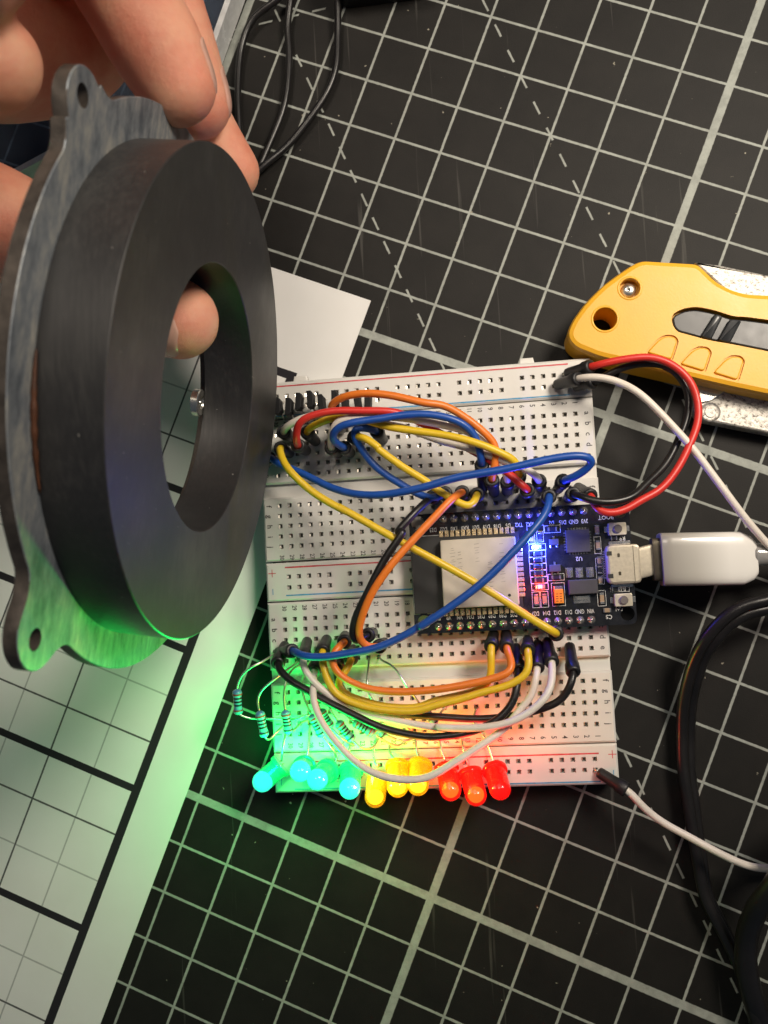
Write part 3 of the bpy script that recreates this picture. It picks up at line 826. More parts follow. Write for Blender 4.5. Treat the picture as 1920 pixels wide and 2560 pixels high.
PC = {'blue': (-11.51, 42.26, 1.46, 0.95),
 'but': [(7.12, 45.41, 4.09, 2.92), (7.37, 28.96, 4.09, 2.92)],
 'can': [(-34.04, 44.99), (-16.49, 44.88), (-16.22, 28.79), (-33.98, 29.11)],
 'chip': (-1.95, 43.16, 5.47, 5.33),
 'chips': [('r', -11.36, 40.69, 2.19, 0.95), ('r', -11.46, 39.14, 2.19, 0.95), ('r', -11.46, 37.59, 2.19, 0.95), ('r', -11.48, 36.04, 2.19, 0.95), ('r', -11.41, 34.49, 2.19, 0.95), ('r', -7.61, 46.27, 2.19, 1.02),
           ('v', -12.56, 44.38, 0.95, 2.04), ('v', -10.57, 44.63, 0.95, 2.04), ('v', -12.41, 29.93, 1.02, 2.55), ('v', -10.45, 29.94, 1.02, 2.55), ('r', -7.46, 34.96, 2.19, 0.95), ('c', 3.62, 26.72, 1.75, 0.95),
           ('c', 2.63, 45.49, 0.95, 2.19), ('c', 2.56, 41.9, 0.95, 2.19), ('c', 2.66, 38.3, 0.95, 1.82), ('c', 2.59, 36.16, 0.95, 1.82), ('c', 2.59, 33.65, 0.95, 1.82), ('c', 2.66, 29.54, 0.95, 2.55), ('r', 5.88, 31.52, 1.82, 0.95),
           ('r', 6.34, 43.3, 1.46, 0.88)],
 'frames': [(-11.34, 42.25, 3.94, 1.53), (-11.44, 40.7, 3.94, 1.53), (-11.5, 39.14, 3.94, 1.53), (-11.46, 37.59, 3.94, 1.53), (-11.48, 36.04, 3.94, 1.53), (-11.41, 34.49, 3.94, 1.53), (-11.33, 32.93, 3.94, 1.61), (-7.61, 46.27, 3.8, 1.75),
            (-7.46, 34.96, 3.8, 1.61), (-12.56, 44.38, 1.61, 2.55), (-10.57, 44.63, 1.61, 2.55), (-12.41, 29.93, 1.82, 3.8), (-10.45, 29.94, 1.82, 3.8), (-7.19, 30.93, 3.07, 5.47), (2.66, 29.54, 1.97, 3.65), (2.56, 41.9, 1.61, 4.01),
            (2.67, 35.79, 1.75, 6.2), (6.92, 31.47, 4.38, 1.31), (-11.52, 46.61, 4.01, 1.46)],
 'holes': [(-39.18, 49.59, 0.04, 0.04), (-38.92, 25.96, 0.04, 0.04), (8.18, 49.48, 0.04, 0.04), (8.26, 25.72, 0.04, 0.04)],
 'lugs': [(-4.38, 35.88, 1.68, 2.26), (-2.06, 35.76, 1.68, 2.26), (0.34, 35.7, 1.68, 2.26)],
 'module': [(-41.45, 46.66), (-15.16, 45.8), (-15.11, 28.44), (-41.29, 28.18)],
 'pads_b': ((-33.62, 27.96, 0.04, 0.04), (-16.83, 27.81, 0.04, 0.04)),
 'pads_r': ((-15.12, 41.99, 0.04, 0.04), (-15.18, 31.33, 0.04, 0.04)),
 'pads_t': ((-33.71, 46.7, 0.04, 0.04), (-16.92, 46.45, 0.04, 0.04)),
 'port': ((4.1, 37.68, 15.5), (11.69, 37.44, 15.5)),
 'red': (-11.33, 32.93, 1.46, 0.95),
 'reg': (-1.51, 32.43, 6.64, 3.36),
 'sot': [(-7.61, 37.06, 2.63, 1.68), (-7.46, 43.19, 2.19, 1.46)],
 'tab': (-1.91, 29.52, 3.8, 1.82),
 'tant': (-7.2, 30.75, 2.12, 4.09)}
BOX = [(-80.04, 190.78, 8.0), (-81.63, 186.26, 8.0), (-84.48, 179.31, 8.0), (-87.05, 173.51, 8.0), (-89.01, 171.17, 8.0)]
HD = {'BACK': [(-87.78, 162.6, 100.0), (-92.4, 148.01, 112.0), (-102.5, 132.59, 116.0)],
 'F1': [(-95.29, 169.4, 86.0), (-85.31, 153.5, 82.0), (-80.08, 141.54, 78.0), (-76.5, 134.06, 75.5), (-74.25, 128.7, 73.0)],
 'F2': [(-91.56, 177.86, 72.0), (-82.1, 156.77, 64.0), (-78.34, 144.74, 60.0), (-75.83, 134.59, 56.0)],
 'F3': [(-89.81, 173.98, 58.0), (-83.49, 146.69, 48.0), (-78.24, 134.91, 44.0), (-73.61, 127.07, 41.0)],
 'F4': [(-108.67, 120.53, 108.0), (-101.97, 121.48, 101.0), (-97.13, 122.63, 95.0)],
 'PALM': [(-120.95, 189.88, 70.0), (-108.59, 181.89, 58.0), (-105.93, 160.57, 46.0), (-136.03, 162.46, 60.0), (-153.08, 130.18, 70.0)],
 'TH': [(-143.15, 116.98, 72.0), (-120.06, 113.62, 62.0), (-104.73, 105.03, 58.0), (-90.4, 95.68, 57.0), (-80.51, 89.82, 58.0)]}
CASE = (-40.29, 187.99, 0.2)


def cut(mb, cutters):
    """holes through a solid: exact boolean, result as a new builder"""
    def tmp(b):
        me = bpy.data.meshes.new('t')
        me.from_pydata(b.v, [], b.f)
        bm = bmesh.new()
        bm.from_mesh(me)
        bmesh.ops.recalc_face_normals(bm, faces=bm.faces)
        bm.to_mesh(me)
        bm.free()
        o = bpy.data.objects.new('t', me)
        col.objects.link(o)
        return o
    o = tmp(mb)
    cs = [tmp(c) for c in cutters]
    for c in cs:
        md = o.modifiers.new('b', 'BOOLEAN')
        md.operation = 'DIFFERENCE'
        md.solver = 'EXACT'
        md.object = c
    dg = bpy.context.evaluated_depsgraph_get()
    dg.update()
    me = bpy.data.meshes.new_from_object(o.evaluated_get(dg))
    out = MB()
    out.add([tuple(v.co) for v in me.vertices], [tuple(p.vertices) for p in me.polygons])
    for x in [o] + cs:
        bpy.data.objects.remove(x)
    return out


# ------------------------------------------------------------------ setting: cutting mat and printed sheet
o = obj('cutting_mat', MB().add([(-700, -700, 0), (700, -700, 0), (700, 800, 0), (-700, 800, 0)], [(0, 1, 2, 3)]), M['mat'], kind='structure')


def gridpt(u, v):
    return (GO[0] + PITCH * (u * math.cos(TH) + v * math.sin(TH)), GO[1] + PITCH * (u * math.sin(TH) - v * math.cos(TH)))


sheet = MB().prism([gridpt(-22, 6.34), gridpt(-0.27, 6.34), gridpt(-0.27, 28), gridpt(-22, 28)], 0.08, 0.32)
tag(obj('grid_paper', sheet, M['paper']), 'white paper sheet printed with a black framed grid, lying on the mat', 'paper')

# ------------------------------------------------------------------ breadboards
X0, X1 = -77.9, 4.3
TOPZ = 8.5
COLS = [-2.54 * i for i in range(30)]


def perforated(mb, x0, x1, y0, y1, xs, ys, skip=(), z0=0.35, ztop=TOPZ, h=0.52, depth=1.6, c=0.45):
    """block whose top face has square sockets"""
    xs = sorted(xs)
    ys = sorted(ys)
    gx = [x0 + c] + [q for x in xs for q in (x - h, x + h)] + [x1 - c]
    gy = [y0 + c] + [q for y in ys for q in (y - h, y + h)] + [y1 - c]
    nx, ny = len(gx), len(gy)
    vs = [(x, y, ztop) for y in gy for x in gx]
    fs = []
    for j in range(ny - 1):
        for i in range(nx - 1):
            a, b, d, e = j * nx + i, j * nx + i + 1, (j + 1) * nx + i + 1, (j + 1) * nx + i
            if i % 2 == 1 and j % 2 == 1 and (i // 2, j // 2) not in skip:
                k = len(vs)
                for q in (a, b, d, e):
                    vs.append((vs[q][0], vs[q][1], ztop - depth))
                fs += [(a, k, k + 1, b), (b, k + 1, k + 2, d), (d, k + 2, k + 3, e), (e, k + 3, k, a)]
            else:
                fs.append((a, b, d, e))
    k = len(vs)
    rim = [j for j in range(nx)] + [j * nx + nx - 1 for j in range(1, ny)] + [(ny - 1) * nx + i for i in range(nx - 2, -1, -1)] + [j * nx for j in range(ny - 2, 0, -1)]
    n = len(rim)
    mid = []
    for q in rim:
        x, y, _ = vs[q]
        X = x0 if abs(x - gx[0]) < 1e-6 else x1 if abs(x - gx[-1]) < 1e-6 else x
        Y = y0 if abs(y - gy[0]) < 1e-6 else y1 if abs(y - gy[-1]) < 1e-6 else y
        mid.append((X, Y))
    vs += [(x, y, ztop - c) for x, y in mid] + [(x, y, z0) for x, y in mid]
    for i in range(n):
        j = (i + 1) % n
        fs.append((rim[i], k + i, k + j, rim[j]))
        fs.append((k + i, k + n + i, k + n + j, k + j))
    fs.append(tuple(range(k + n, k + 2 * n)))
    mb.add(vs, fs)


def sockets(floor, leaf, xs, ys, skip=()):
    for i, x in enumerate(sorted(xs)):
        for j, y in enumerate(sorted(ys)):
            if (i, j) in skip:
                continue
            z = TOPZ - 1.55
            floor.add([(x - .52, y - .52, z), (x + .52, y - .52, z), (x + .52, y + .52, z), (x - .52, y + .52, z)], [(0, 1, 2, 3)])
            a = random.uniform(-0.06, 0.06)
            w = random.choice((0.30, 0.36, 0.42))
            leaf.add([(x - .50, y - .40, z + 1.15 + a), (x - .50 + w, y - .40, z + .95), (x - .50 + w, y + .42, z + .95), (x - .50, y + .42, z + 1.15 + a)], [(0, 1, 2, 3)])
            leaf.add([(x + .34, y - .40, z + .55), (x + .50, y - .40, z + .85), (x + .50, y + .40, z + .85), (x + .34, y + .40, z + .55)], [(0, 1, 2, 3)])


ROT = -math.pi / 2


def terminal_strip(parent, d, y0, y1, tab=False):
    """d: height of row j on the desk"""
    rows_f = [d + 2.54 * i for i in range(5)]
    rows_a = [d + 17.78 + 2.54 * i for i in range(5)]
    b = MB()
    perforated(b, X0, X1, y0, d + 12.3, COLS, rows_f)
    perforated(b, X0, X1, d + 15.6, y1, COLS, rows_a)
    b.box(X0 + 0.05, X1 - 0.05, d + 12.25, d + 15.65, 0.4, 6.9)
    s = obj('terminal_strip', b, M['abs'], parent)
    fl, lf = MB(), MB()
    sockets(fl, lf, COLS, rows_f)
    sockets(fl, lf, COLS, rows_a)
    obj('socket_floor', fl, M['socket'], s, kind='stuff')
    obj('spring_contact', lf, M['contact'], s, kind='stuff')
    t = MB()
    z = TOPZ + 0.03
    for i, x in enumerate(COLS):
        for y in (d - 2.75, d + 27.94 + 2.7):
            write(t, str(i + 1), x, y, z, 1.75 if i < 9 else 1.6, ROT, 0.8)
    for k, ch in enumerate('jihgf'):
        for x in (X0 + 1.5, X1 - 1.6):
            write(t, ch, x, d + 2.54 * k, z, 1.9, ROT)
    for k, ch in enumerate('edcba'):
        for x in (X0 + 1.5, X1 - 1.6):
            write(t, ch, x, d + 17.78 + 2.54 * k, z, 1.9, ROT)
    obj('row_lettering', t, M['black_ink'], s)
    return s


def power_rail(parent, y0, y1, yp, ym, yred, yblue, xs0, tabs=False, signs=True, blue_first=False):
    xs = [xs0 - 15.24 * k - 2.54 * j for k in range(5) for j in range(5)]
    b = MB()
    perforated(b, X0, X1, y0, y1, xs, [yp, ym])
    if tabs:
        for x in (-10.6, -67.5):
            b.prism([(x - 2.0, y1 - 0.02), (x + 2.0, y1 - 0.02), (x + 1.6, y1 + 1.9), (x - 1.6, y1 + 1.9)], 1.5, 5.5, 0.3)
    r = obj('power_rail', b, M['abs'], parent)
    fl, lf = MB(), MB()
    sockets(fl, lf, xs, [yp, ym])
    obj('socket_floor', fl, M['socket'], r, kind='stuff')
    obj('spring_contact', lf, M['contact'], r, kind='stuff')
    z = TOPZ + 0.03
    ra, ba = MB(), MB()
    for mbx, y in ((ra, yred), (ba, yblue)):
        n = 40
        top, bot = [], []
        for i in range(n + 1):
            x = (xs0 + 1.0) + ((xs0 - 72.0) - (xs0 + 1.0)) * i / n
            w = 0.17 + 0.05 * noise.noise((x * 0.7, y, 1))
            top.append((x, y + w, z))
            bot.append((x, y - w, z))
        mbx.add(top + bot, [(i, i + 1, n + 2 + i, n + 1 + i) for i in range(n)])
    if signs:
        for x in (X0 + 1.6, X1 - 1.2):
            ra.cbox(x, yp + 1.0, 1.9, 0.18, z - 0.02, z)
            ra.cbox(x, yp + 1.0, 0.18, 1.9, z - 0.021, z + 0.002)
            ba.cbox(x, ym - 0.9, 0.18, 1.5, z - 0.02, z)
    obj('red_line', ra, M['red_ink'], r)
    obj('blue_line', ba, M['blue_ink'], r)
    return r


DY = 45.92
bb1 = thing('breadboard', 'white solderless breadboard with the sensors, upper of the two joined boards', 'breadboard', (-36.8, 60, 0.3), 'white breadboards joined side by side')
power_rail(bb1, 77.9, 87.2, 83.6, 80.95, 86.1, 78.6, -2.0, tabs=True)
terminal_strip(bb1, DY, 42.3, 77.6)
power_rail(bb1, 32.4, 41.9, 38.4, 35.75, 40.7, 33.8, -1.0)
bb2 = thing('breadboard', 'white solderless breadboard with the LED row, lower of the two joined boards', 'breadboard', (-36.8, 9, 0.3), 'white breadboards joined side by side')
terminal_strip(bb2, 0.0, -4.35, 32.1)
power_rail(bb2, -14.0, -4.65, -8.05, -10.55, -6.75, -13.25, -1.0)


# ------------------------------------------------------------------ jumper wires
def plug(parent, a, b):
    """round moulded plug from its pin end a to its wire end b"""
    a, b = Vector(a), Vector(b)
    ax = (b - a).normalized()
    ln = (b - a).length
    p = MB()
    r0, r1 = 1.3, 1.74
    p.lathe(a, ax, [(0, r0 * .7), (0.25, r0 * .95), (0.8, r0), (ln * 0.62, r0 + .12), (ln * 0.72, r1 - .05), (ln - 0.5, r1), (ln - 0.12, r1 - .12), (ln, r1 - .4), (ln - .05, 0.95), (ln - .6, 0.85)], 16)
    q = obj('plug', p, M['rubber'], parent, smooth=50)
    g = MB().tube([a + ax * 0.3, a - ax * 0.6, Vector((a.x - ax.x * 1.0, a.y - ax.y * 1.0, min(a.z - .6, TOPZ - 0.6)))], 0.30, 8)
    obj('pin', g, M['pin'], q, smooth=True)


for colr, label, A, pts, B in W:
    base = A[0]
    t = thing('jumper_wire', label, 'jumper wire', (base[0], base[1], 8.5), 'jumper wires plugged into the breadboards')
    path = []
    a0, a1 = Vector(A[0]), Vector(A[1])
    ax = (a1 - a0).normalized()
    path += [a1 - ax * 0.8, a1 + ax * 0.9]
    path += [Vector(p) for p in pts]
    if B:
        b0, b1 = Vector(B[0]), Vector(B[1])
        bx_ = (b1 - b0).normalized()
        path += [b1 + bx_ * 0.9, b1 - bx_ * 0.8]
    obj('insulation', MB().tube(smooth_path(path, 8), 0.88 if colr != 'white' else 0.85, 12), M['w_' + colr], t, smooth=True)
    plug(t, *A)
    if B:
        plug(t, *B)

# ------------------------------------------------------------------ resistors
for label, a, b, la, lb in RS:
    a, b = Vector(a), Vector(b)
    ax = (b - a).normalized()
    ln = (b - a).length
    t = thing('resistor', label, 'resistor', tuple(a), 'blue film resistors between the boards and the LEDs')
    body = MB().lathe(a, ax, [(-0.15, 0.32), (0.05, 0.75), (0.35, 1.08), (0.8, 1.15), (1.3, 1.08), (1.7, 0.98), (ln - 1.7, 0.98), (ln - 1.3, 1.08), (ln - .8, 1.15), (ln - .35, 1.08), (ln - .05, .75), (ln + .15, .32)], 18)
    bo = obj('body', body, M['res_body'], t, smooth=True)
    for f, w, mm in ((0.17, 0.42, 'band_red'), (0.33, .42, 'band_black'), (0.47, .42, 'band_black'), (0.61, .42, 'band_black'), (0.83, .34, 'band_red' if random.random() < .4 else 'band_black')):
        rr = 1.17 if f < .2 or f > .8 else 1.0
        obj('colour_band', MB().lathe(a + ax * (ln * f - w / 2), ax, [(0, rr - .1), (0.02, rr + .015), (w - .02, rr + .015), (w, rr - .1)], 18), M[mm], bo, smooth=50)
    obj('lead', MB().tube(smooth_path([a + ax * 0.1] + la, 8), 0.26, 8), M['lead'], t, smooth=True)
    obj('lead', MB().tube(smooth_path([b - ax * 0.1] + lb, 8), 0.26, 8), M['lead'], t, smooth=True)

# ------------------------------------------------------------------ LEDs
LEDM = {   # lens tint, lens glow, core glow, core strength, cast colour, cast power
    'green': ((0.05, 0.75, 0.30), (0.0, 0.62, 0.17), 0.36, (0.16, 0.80, 1.0), 1.9, (0.0, 1.0, 0.13), 0.018),
    'yellow': ((1.0, 0.62, 0.03), (1.0, 0.40, 0.0), 0.20, (1.0, 0.74, 0.08), 3.0, (1.0, 0.42, 0.02), 0.0032),
    'red': ((1.0, 0.04, 0.02), (1.0, 0.012, 0.01), 0.24, (1.0, 0.40, 0.04), 3.2, (1.0, 0.03, 0.03), 0.011),
    'off': ((1.0, 0.03, 0.02), (1.0, 0.012, 0.01), 0.22, (1.0, 0.02, 0.02), 0.5, (1.0, 0.05, 0.04), 0.004),
}


def lens_material(name, c, e, strength):
    """tinted clear epoxy, lit through from the die"""
    m, nt, b = new_mat(name)
    b.inputs['Base Color'].default_value = (*c, 1)
    b.inputs['Roughness'].default_value = 0.16
    b.inputs['Transmission Weight'].default_value = 0.72
    b.inputs['IOR'].default_value = 1.22
    b.inputs['Emission Color'].default_value = (*e, 1)
    b.inputs['Emission Strength'].default_value = strength
    b.inputs['Coat Weight'].default_value = 0.6
    b.inputs['Coat Roughness'].default_value = 0.05
    return m


LENS = {k: lens_material('led_lens_' + k, v[0], v[1], v[2]) for k, v in LEDM.items()}
CORE = {k: glow('led_core_' + k, v[3], v[3], v[4]) for k, v in LEDM.items()}
for kind, label, b, tp, leg in LD:
    lc, le = LEDM[kind][5:]
    b, tp = Vector(b), Vector(tp)
    ax = (tp - b).normalized()
    t = thing('led', label, 'LED', tuple(b), 'coloured LEDs along the lower rail')
    R = 2.5
    prof = [(0.0, 2.9), (0.15, 2.98), (0.9, 2.98), (1.05, 2.9), (1.1, R)] + [(5.9 + R * math.sin(w), R * math.cos(w)) for w in [math.radians(q) for q in (0, 10, 20, 30, 40, 50, 60, 70, 80, 88)]]
    ln_ = obj('lens', MB().lathe(b, ax, prof, 32), LENS[kind], t, smooth=40)
    rc = 2.12 if kind == 'green' else 1.6
    cc = b + ax * 5.75
    obj('light_core', MB().lathe(cc, ax, [(rc * math.sin(w), rc * math.cos(w)) for w in [math.radians(q) for q in range(-88, 89, 16)]], 20), CORE[kind], ln_, smooth=True)
    obj('reflector_cup', MB().lathe(b + ax * 0.6, ax, [(0, .5), (1.4, .5), (2.6, 1.1), (3.0, 1.1), (2.7, .7)], 14), M['lead'], ln_, smooth=40)
    obj('lead', MB().tube(smooth_path([b - ax * 0.0 + Vector((0, .9, 0))] + leg, 6), 0.25, 6), M['lead'], t, smooth=True)
    obj('lead', MB().tube([b + ax * .1 + Vector((0, -.9, 0)), Vector((b.x, b.y - 1.2, 8.0))], 0.25, 6), M['lead'], t, smooth=True)
    ld = bpy.data.lights.new('led_light', 'POINT')
    ld.energy = le * (1.4 if 'leaning off' in label else 1.0)
    ld.color = lc
    ld.shadow_soft_size = 0.002
    lo = bpy.data.objects.new('led_light', ld)
    col.objects.link(lo)
    lo.parent = t
    lo.location = (ax * 3.5 + Vector((0, 2.5, 7.0))) * MM
    if kind == 'green':      # the lens throws most of its light forwards
        sd = bpy.data.lights.new('led_beam', 'SPOT')
        sd.energy = 0.02 if 'leaning off' in label else 0.16
        sd.color = lc
        sd.spot_size = math.radians(150)
        sd.spot_blend = 1.0
        sd.shadow_soft_size = 0.002
        so = bpy.data.objects.new('led_beam', sd)
        col.objects.link(so)
        so.parent = t
        so.location = (ax * 10.0) * MM
        so.rotation_euler = ax.to_track_quat('-Z', 'Y').to_euler()

# ------------------------------------------------------------------ magnetic sensors in the top rail
for i, c in enumerate(HS):
    c = Vector(c)
    order = ['leftmost', 'second', 'third', 'fourth', 'fifth', 'sixth', 'seventh', 'eighth', 'ninth', 'rightmost'][i]
    lab = ('%s black three legged sensor standing in the top rail' % order) if order in ('leftmost', 'rightmost') else ('%s black three legged sensor from the left in the top rail' % order)
    t = thing('hall_sensor', lab, 'sensor', (c.x, c.y, 8.5), 'black sensors standing in the top rail')
    a = random.uniform(-0.12, 0.12)
    lean = random.uniform(-0.10, 0.10)
    out = [(-0.75, -2.05), (0.30, -2.05), (0.78, -1.35), (0.78, 1.35), (0.30, 2.05), (-0.75, 2.05)]
    ca, sa = math.cos(a), math.sin(a)
    pl = [(c.x + x * ca - y * sa, c.y + x * sa + y * ca) for x, y in out]
    obj('body', MB().prism(pl, c.z - 1.5, c.z + 1.5, 0.18), M['sensor'], t)
    for k in (-1, 0, 1):
        y = c.y + 1.27 * k
        obj('leg', MB().tube(smooth_path([(c.x, y, c.z - 1.4), (c.x, y, c.z - 2.4), (c.x, c.y + 2.3 * k, 9.0), (c.x, c.y + 2.4 * k, 7.8)], 4), 0.22, 6), M['lead'], t, smooth=True)

# ------------------------------------------------------------------ microcontroller board
PZ = 12.6
esp = thing('microcontroller_board', 'black microcontroller board with silver can bridging both breadboards', 'circuit board', (-15.5, 37.4, 8.5))
edge = rrect(-41.3, 10.3, 23.2, 51.6, 1.6)
pcb = MB().prism(edge, 11.0, PZ)
pcb = cut(pcb, [MB().lathe((x, y, 10), (0, 0, 1), [(0, 1.6), (4, 1.6)], 24) for x, y, _, _ in PC['holes']])
board = obj('circuit_board', pcb, M['pcb'], esp, smooth=18)
for hx, hy, _, _ in PC['holes']:
    obj('hole_rim', MB().lathe((hx, hy, PZ), (0, 0, 1), [(-0.02, 1.6), (-0.02, 2.1), (0.035, 2.08), (0.035, 1.62)], 24, caps=False), M['pcb'], board, smooth=40)
for y in (50.1, 24.7):
    for i in range(15):
        x = -2.54 * i - 0.05
        obj('header_pin', MB().cbox(x, y, 0.6, 0.6, 4.5, PZ + 0.7, 0.15), M['pin'], esp)
        obj('solder_joint', MB().lathe((x, y, PZ), (0, 0, 1), [(0.0, 0.95), (0.08, 0.92), (0.35, 0.55), (0.75, 0.34), (0.95, 0.2)], 14), M['solder'], esp, smooth=True)
    obj('pin_header', MB().box(-36.9, 1.3, y - 1.25, y + 1.25, 8.55, 11.0), M['header'], esp)
mx = [p[0] for p in PC['module']]
my = [p[1] for p in PC['module']]
mx0, mx1, my0, my1 = -41.0, -15.5, 28.0, 46.2
obj('radio_module', MB().box(mx0, mx1, my0, my1, PZ + .02, PZ + 0.8, 0.05), M['antenna'], esp)
canx = (-34.0, -16.4)
cany = (29.0, 45.0)
can = obj('shield_can', MB().prism(rrect(canx[0], canx[1], cany[0], cany[1], 0.5), PZ + 0.8, PZ + 3.2, 0.25), M['can'], esp, smooth=18)
e = MB()
ez = PZ + 3.21
for k, (x, y0, y1) in enumerate(((-31.2, 36.5, 43.0), (-29.6, 37.5, 42.6), (-25.5, 39.5, 43.8), (-22.6, 33.5, 39.5), (-19.8, 34.5, 44.2))):
    y = y0
    while y < y1:            # worn laser marking: only broken strokes are left
        d = random.uniform(0.35, 0.95)
        w = random.uniform(0.25, 0.7)
        if random.random() < 0.75:
            e.add([(x - w, y, ez), (x + w, y + .1, ez), (x + w, y + .24, ez), (x - w, y + .14, ez)], [(0, 1, 2, 3)])
        y += d
obj('can_marking', e, M['etch'], can)
obj('vent_hole', MB().lathe((-18.6, 31.4, PZ + 3.16), (0, 0, 1), [(0, 0.36), (0.06, 0.36), (0.061, 0.2)], 14), M['header'], can)


def pad(x, y, w, h, vertical):
    p = MB().cbox(x, y, w, h, PZ + .02, PZ + 1.0, 0.08)
    q = obj('castellated_pad', p, M['gold'], esp)


for i in range(14):
    f = i / 13
    for a, b_ in (PC['pads_t'], PC['pads_b']):
        obj('castellated_pad', MB().cbox(a[0] + (b_[0] - a[0]) * f, a[1] + (b_[1] - a[1]) * 0.5, 0.92, 1.5, PZ + .02, PZ + .92, 0.1), M['gold'], esp)
for i in range(10):
    a, b_ = PC['pads_r']
    f = i / 9
    obj('castellated_pad', MB().cbox(-15.6, a[1] + (b_[1] - a[1]) * f, 1.4, 0.9, PZ + .02, PZ + .92, 0.1), M['gold'], esp)

for k, x, y, w, h in PC['chips']:
    tall = h > w
    bodym = M['smd_tan'] if k in 'cv' and random.random() < .7 else M['smd_black']
    part = obj('chip_capacitor' if bodym is M['smd_tan'] else 'chip_resistor', MB().cbox(x, y, w if tall else w * .62, h * .62 if tall else h, PZ + .03, PZ + .62, 0.06), bodym, esp)
    for s in (-1, 1):
        if tall:
            q = MB().cbox(x, y + s * h * .40, w, h * .2, PZ + .03, PZ + .66, 0.08)
        else:
            q = MB().cbox(x + s * w * .40, y, w * .2, h, PZ + .03, PZ + .66, 0.08)
        obj('end_cap', q, M['solder'], part)
for nm, key, ec, es, lc, le in (('indicator_light', 'blue', (0.05, 0.45, 1.0), 1.8, (0.03, 0.07, 1.0), 0.022), ('indicator_light', 'red', (1.0, 0.12, 0.06), 1.8, (1.0, 0.03, 0.01), 0.002)):
    x, y, w, h = PC[key]
    b_ = obj(nm, MB().cbox(x, y, w * .7, h * .95, PZ + .03, PZ + .75, 0.08), glow('lit_%s_chip' % key, (0.5, 0.6, 0.7), ec, es), esp, label='lit %s indicator' % key)
    for s in (-1, 1):
        obj('end_cap', MB().cbox(x + s * w * .62, y, w * .42, h, PZ + .03, PZ + .5, 0.06), M['solder'], b_)
    ld = bpy.data.lights.new('indicator_lamp', 'POINT')
    ld.energy = le
    ld.color = lc
    ld.shadow_soft_size = 0.0006
    lo = bpy.data.objects.new('indicator_lamp', ld)
    col.objects.link(lo)
    lo.parent = esp
    lo.location = (Vector((x, y, PZ + 3.6)) - ORIGIN[esp.name]) * MM
x, y, w, h = PC['tant']
tn = obj('tantalum_capacitor', MB().cbox(x, y - .2, w, h * .8, PZ + .03, PZ + 1.8, 0.12), M['tantalum'], esp)
obj('end_cap', MB().cbox(x, y + h * .40, w * .95, h * .22, PZ + .03, PZ + 1.2, 0.1), M['solder'], tn)
tt = MB()
for k in range(2):
    for q in range(4):
        tt.cbox(x + .4 - .85 * k, y - 1.3 + q * .55, .55, .16, PZ + 1.78, PZ + 1.82)
obj('value_marking', tt, M['band_black'], tn)
x, y, w, h = PC['chip']
ch = obj('usb_chip', MB().cbox(x, y, w, h, PZ + .03, PZ + 0.95, 0.08), M['ic'], esp)
for i in range(7):
    for s in (-1, 1):
        q = (i - 3) * 0.65
        obj('chip_pad', MB().cbox(x + q, y + s * (h / 2 + .18), 0.3, 0.5, PZ + .03, PZ + .12), M['solder'], ch)
        obj('chip_pad', MB().cbox(x + s * (w / 2 + .18), y + q, 0.5, 0.3, PZ + .03, PZ + .12), M['solder'], ch)
x, y, w, h = PC['reg']
rg = obj('voltage_regulator', MB().cbox(x, y, w, h, PZ + .03, PZ + 1.7, 0.2), M['ic'], esp)
for x, y, w, h in PC['lugs']:
    obj('solder_pad', MB().cbox(x, y, w, h, PZ + .03, PZ + .18, 0.06), M['solder'], rg)
    obj('regulator_leg', MB().cbox(x, y - .3, w * .5, h * .8, PZ + .18, PZ + .45, 0.1), M['solder'], rg)
x, y, w, h = PC['tab']
obj('regulator_tab', MB().cbox(x, y, w, h, PZ + .03, PZ + .25, 0.06), M['solder'], rg)
obj('regulator_tab', MB().cbox(x, y + .35, w * .75, h * .55, PZ + .25, PZ + .5, 0.06), M['pin'], rg)
for x, y, w, h in PC['sot']:
    s_ = obj('transistor', MB().cbox(x, y, w, h, PZ + .03, PZ + 1.1, 0.12), M['ic'], esp)
    for dx, dy in ((-.7, -h / 2 - .3), (.7, -h / 2 - .3), (0, h / 2 + .3)):
        obj('transistor_leg', MB().cbox(x + dx, y + dy, .5, .7, PZ + .03, PZ + .3, 0.06), M['solder'], s_)
for x, y, w, h in PC['but']:
    bt = obj('push_button', MB().prism(rrect(x - w / 2, x + w / 2, y - h / 2, y + h / 2, .4), PZ + .03, PZ + 1.6, 0.12), M['button'], esp)
    obj('button_cap', MB().lathe((x, y, PZ + 1.6), (0, 0, 1), [(0, .98), (.5, .98), (.62, .85)], 20), M['knob'], bt, smooth=40)
    for s in (-1, 1):
        obj('button_leg', MB().cbox(x + s * (w / 2 + .45), y, .8, 1.4, PZ + .03, PZ + .35, .08), M['solder'], bt)
# usb socket
py = 37.2
port = cut(MB().prism(rrect(2.0, 12.0, py - 4.5, py + 4.5, .25), PZ + .1, PZ + 3.3, 0.45), [])
pt = obj('usb_socket', MB().prism(rrect(4.0, 11.6, py - 4.5, py + 4.5, 1.3), PZ + .05, PZ + 3.3, 0.55), M['usb'], esp, smooth=18)
for dy in (-2.6, 2.6):
    obj('latch_slot', MB().cbox(4.6, py + dy, 1.2, 1.0, PZ + 3.2, PZ + 3.325), M['header'], pt)
    obj('latch_slot', MB().prism(rrect(6.4, 7.0, py + dy * .8 - .45, py + dy * .8 + .45, .25), PZ + 3.2, PZ + 3.325), M['usb_dark'], pt)
obj('socket_seam', MB().cbox(10.0, py, 0.12, 8.2, PZ + 3.2, PZ + 3.322), M['usb_dark'], pt)
for i in range(12):
    obj('socket_pin', MB().cbox(3.5, py - 3.0 + i * .55, 1.2, .28, PZ + .03, PZ + .2), M['solder'], pt)
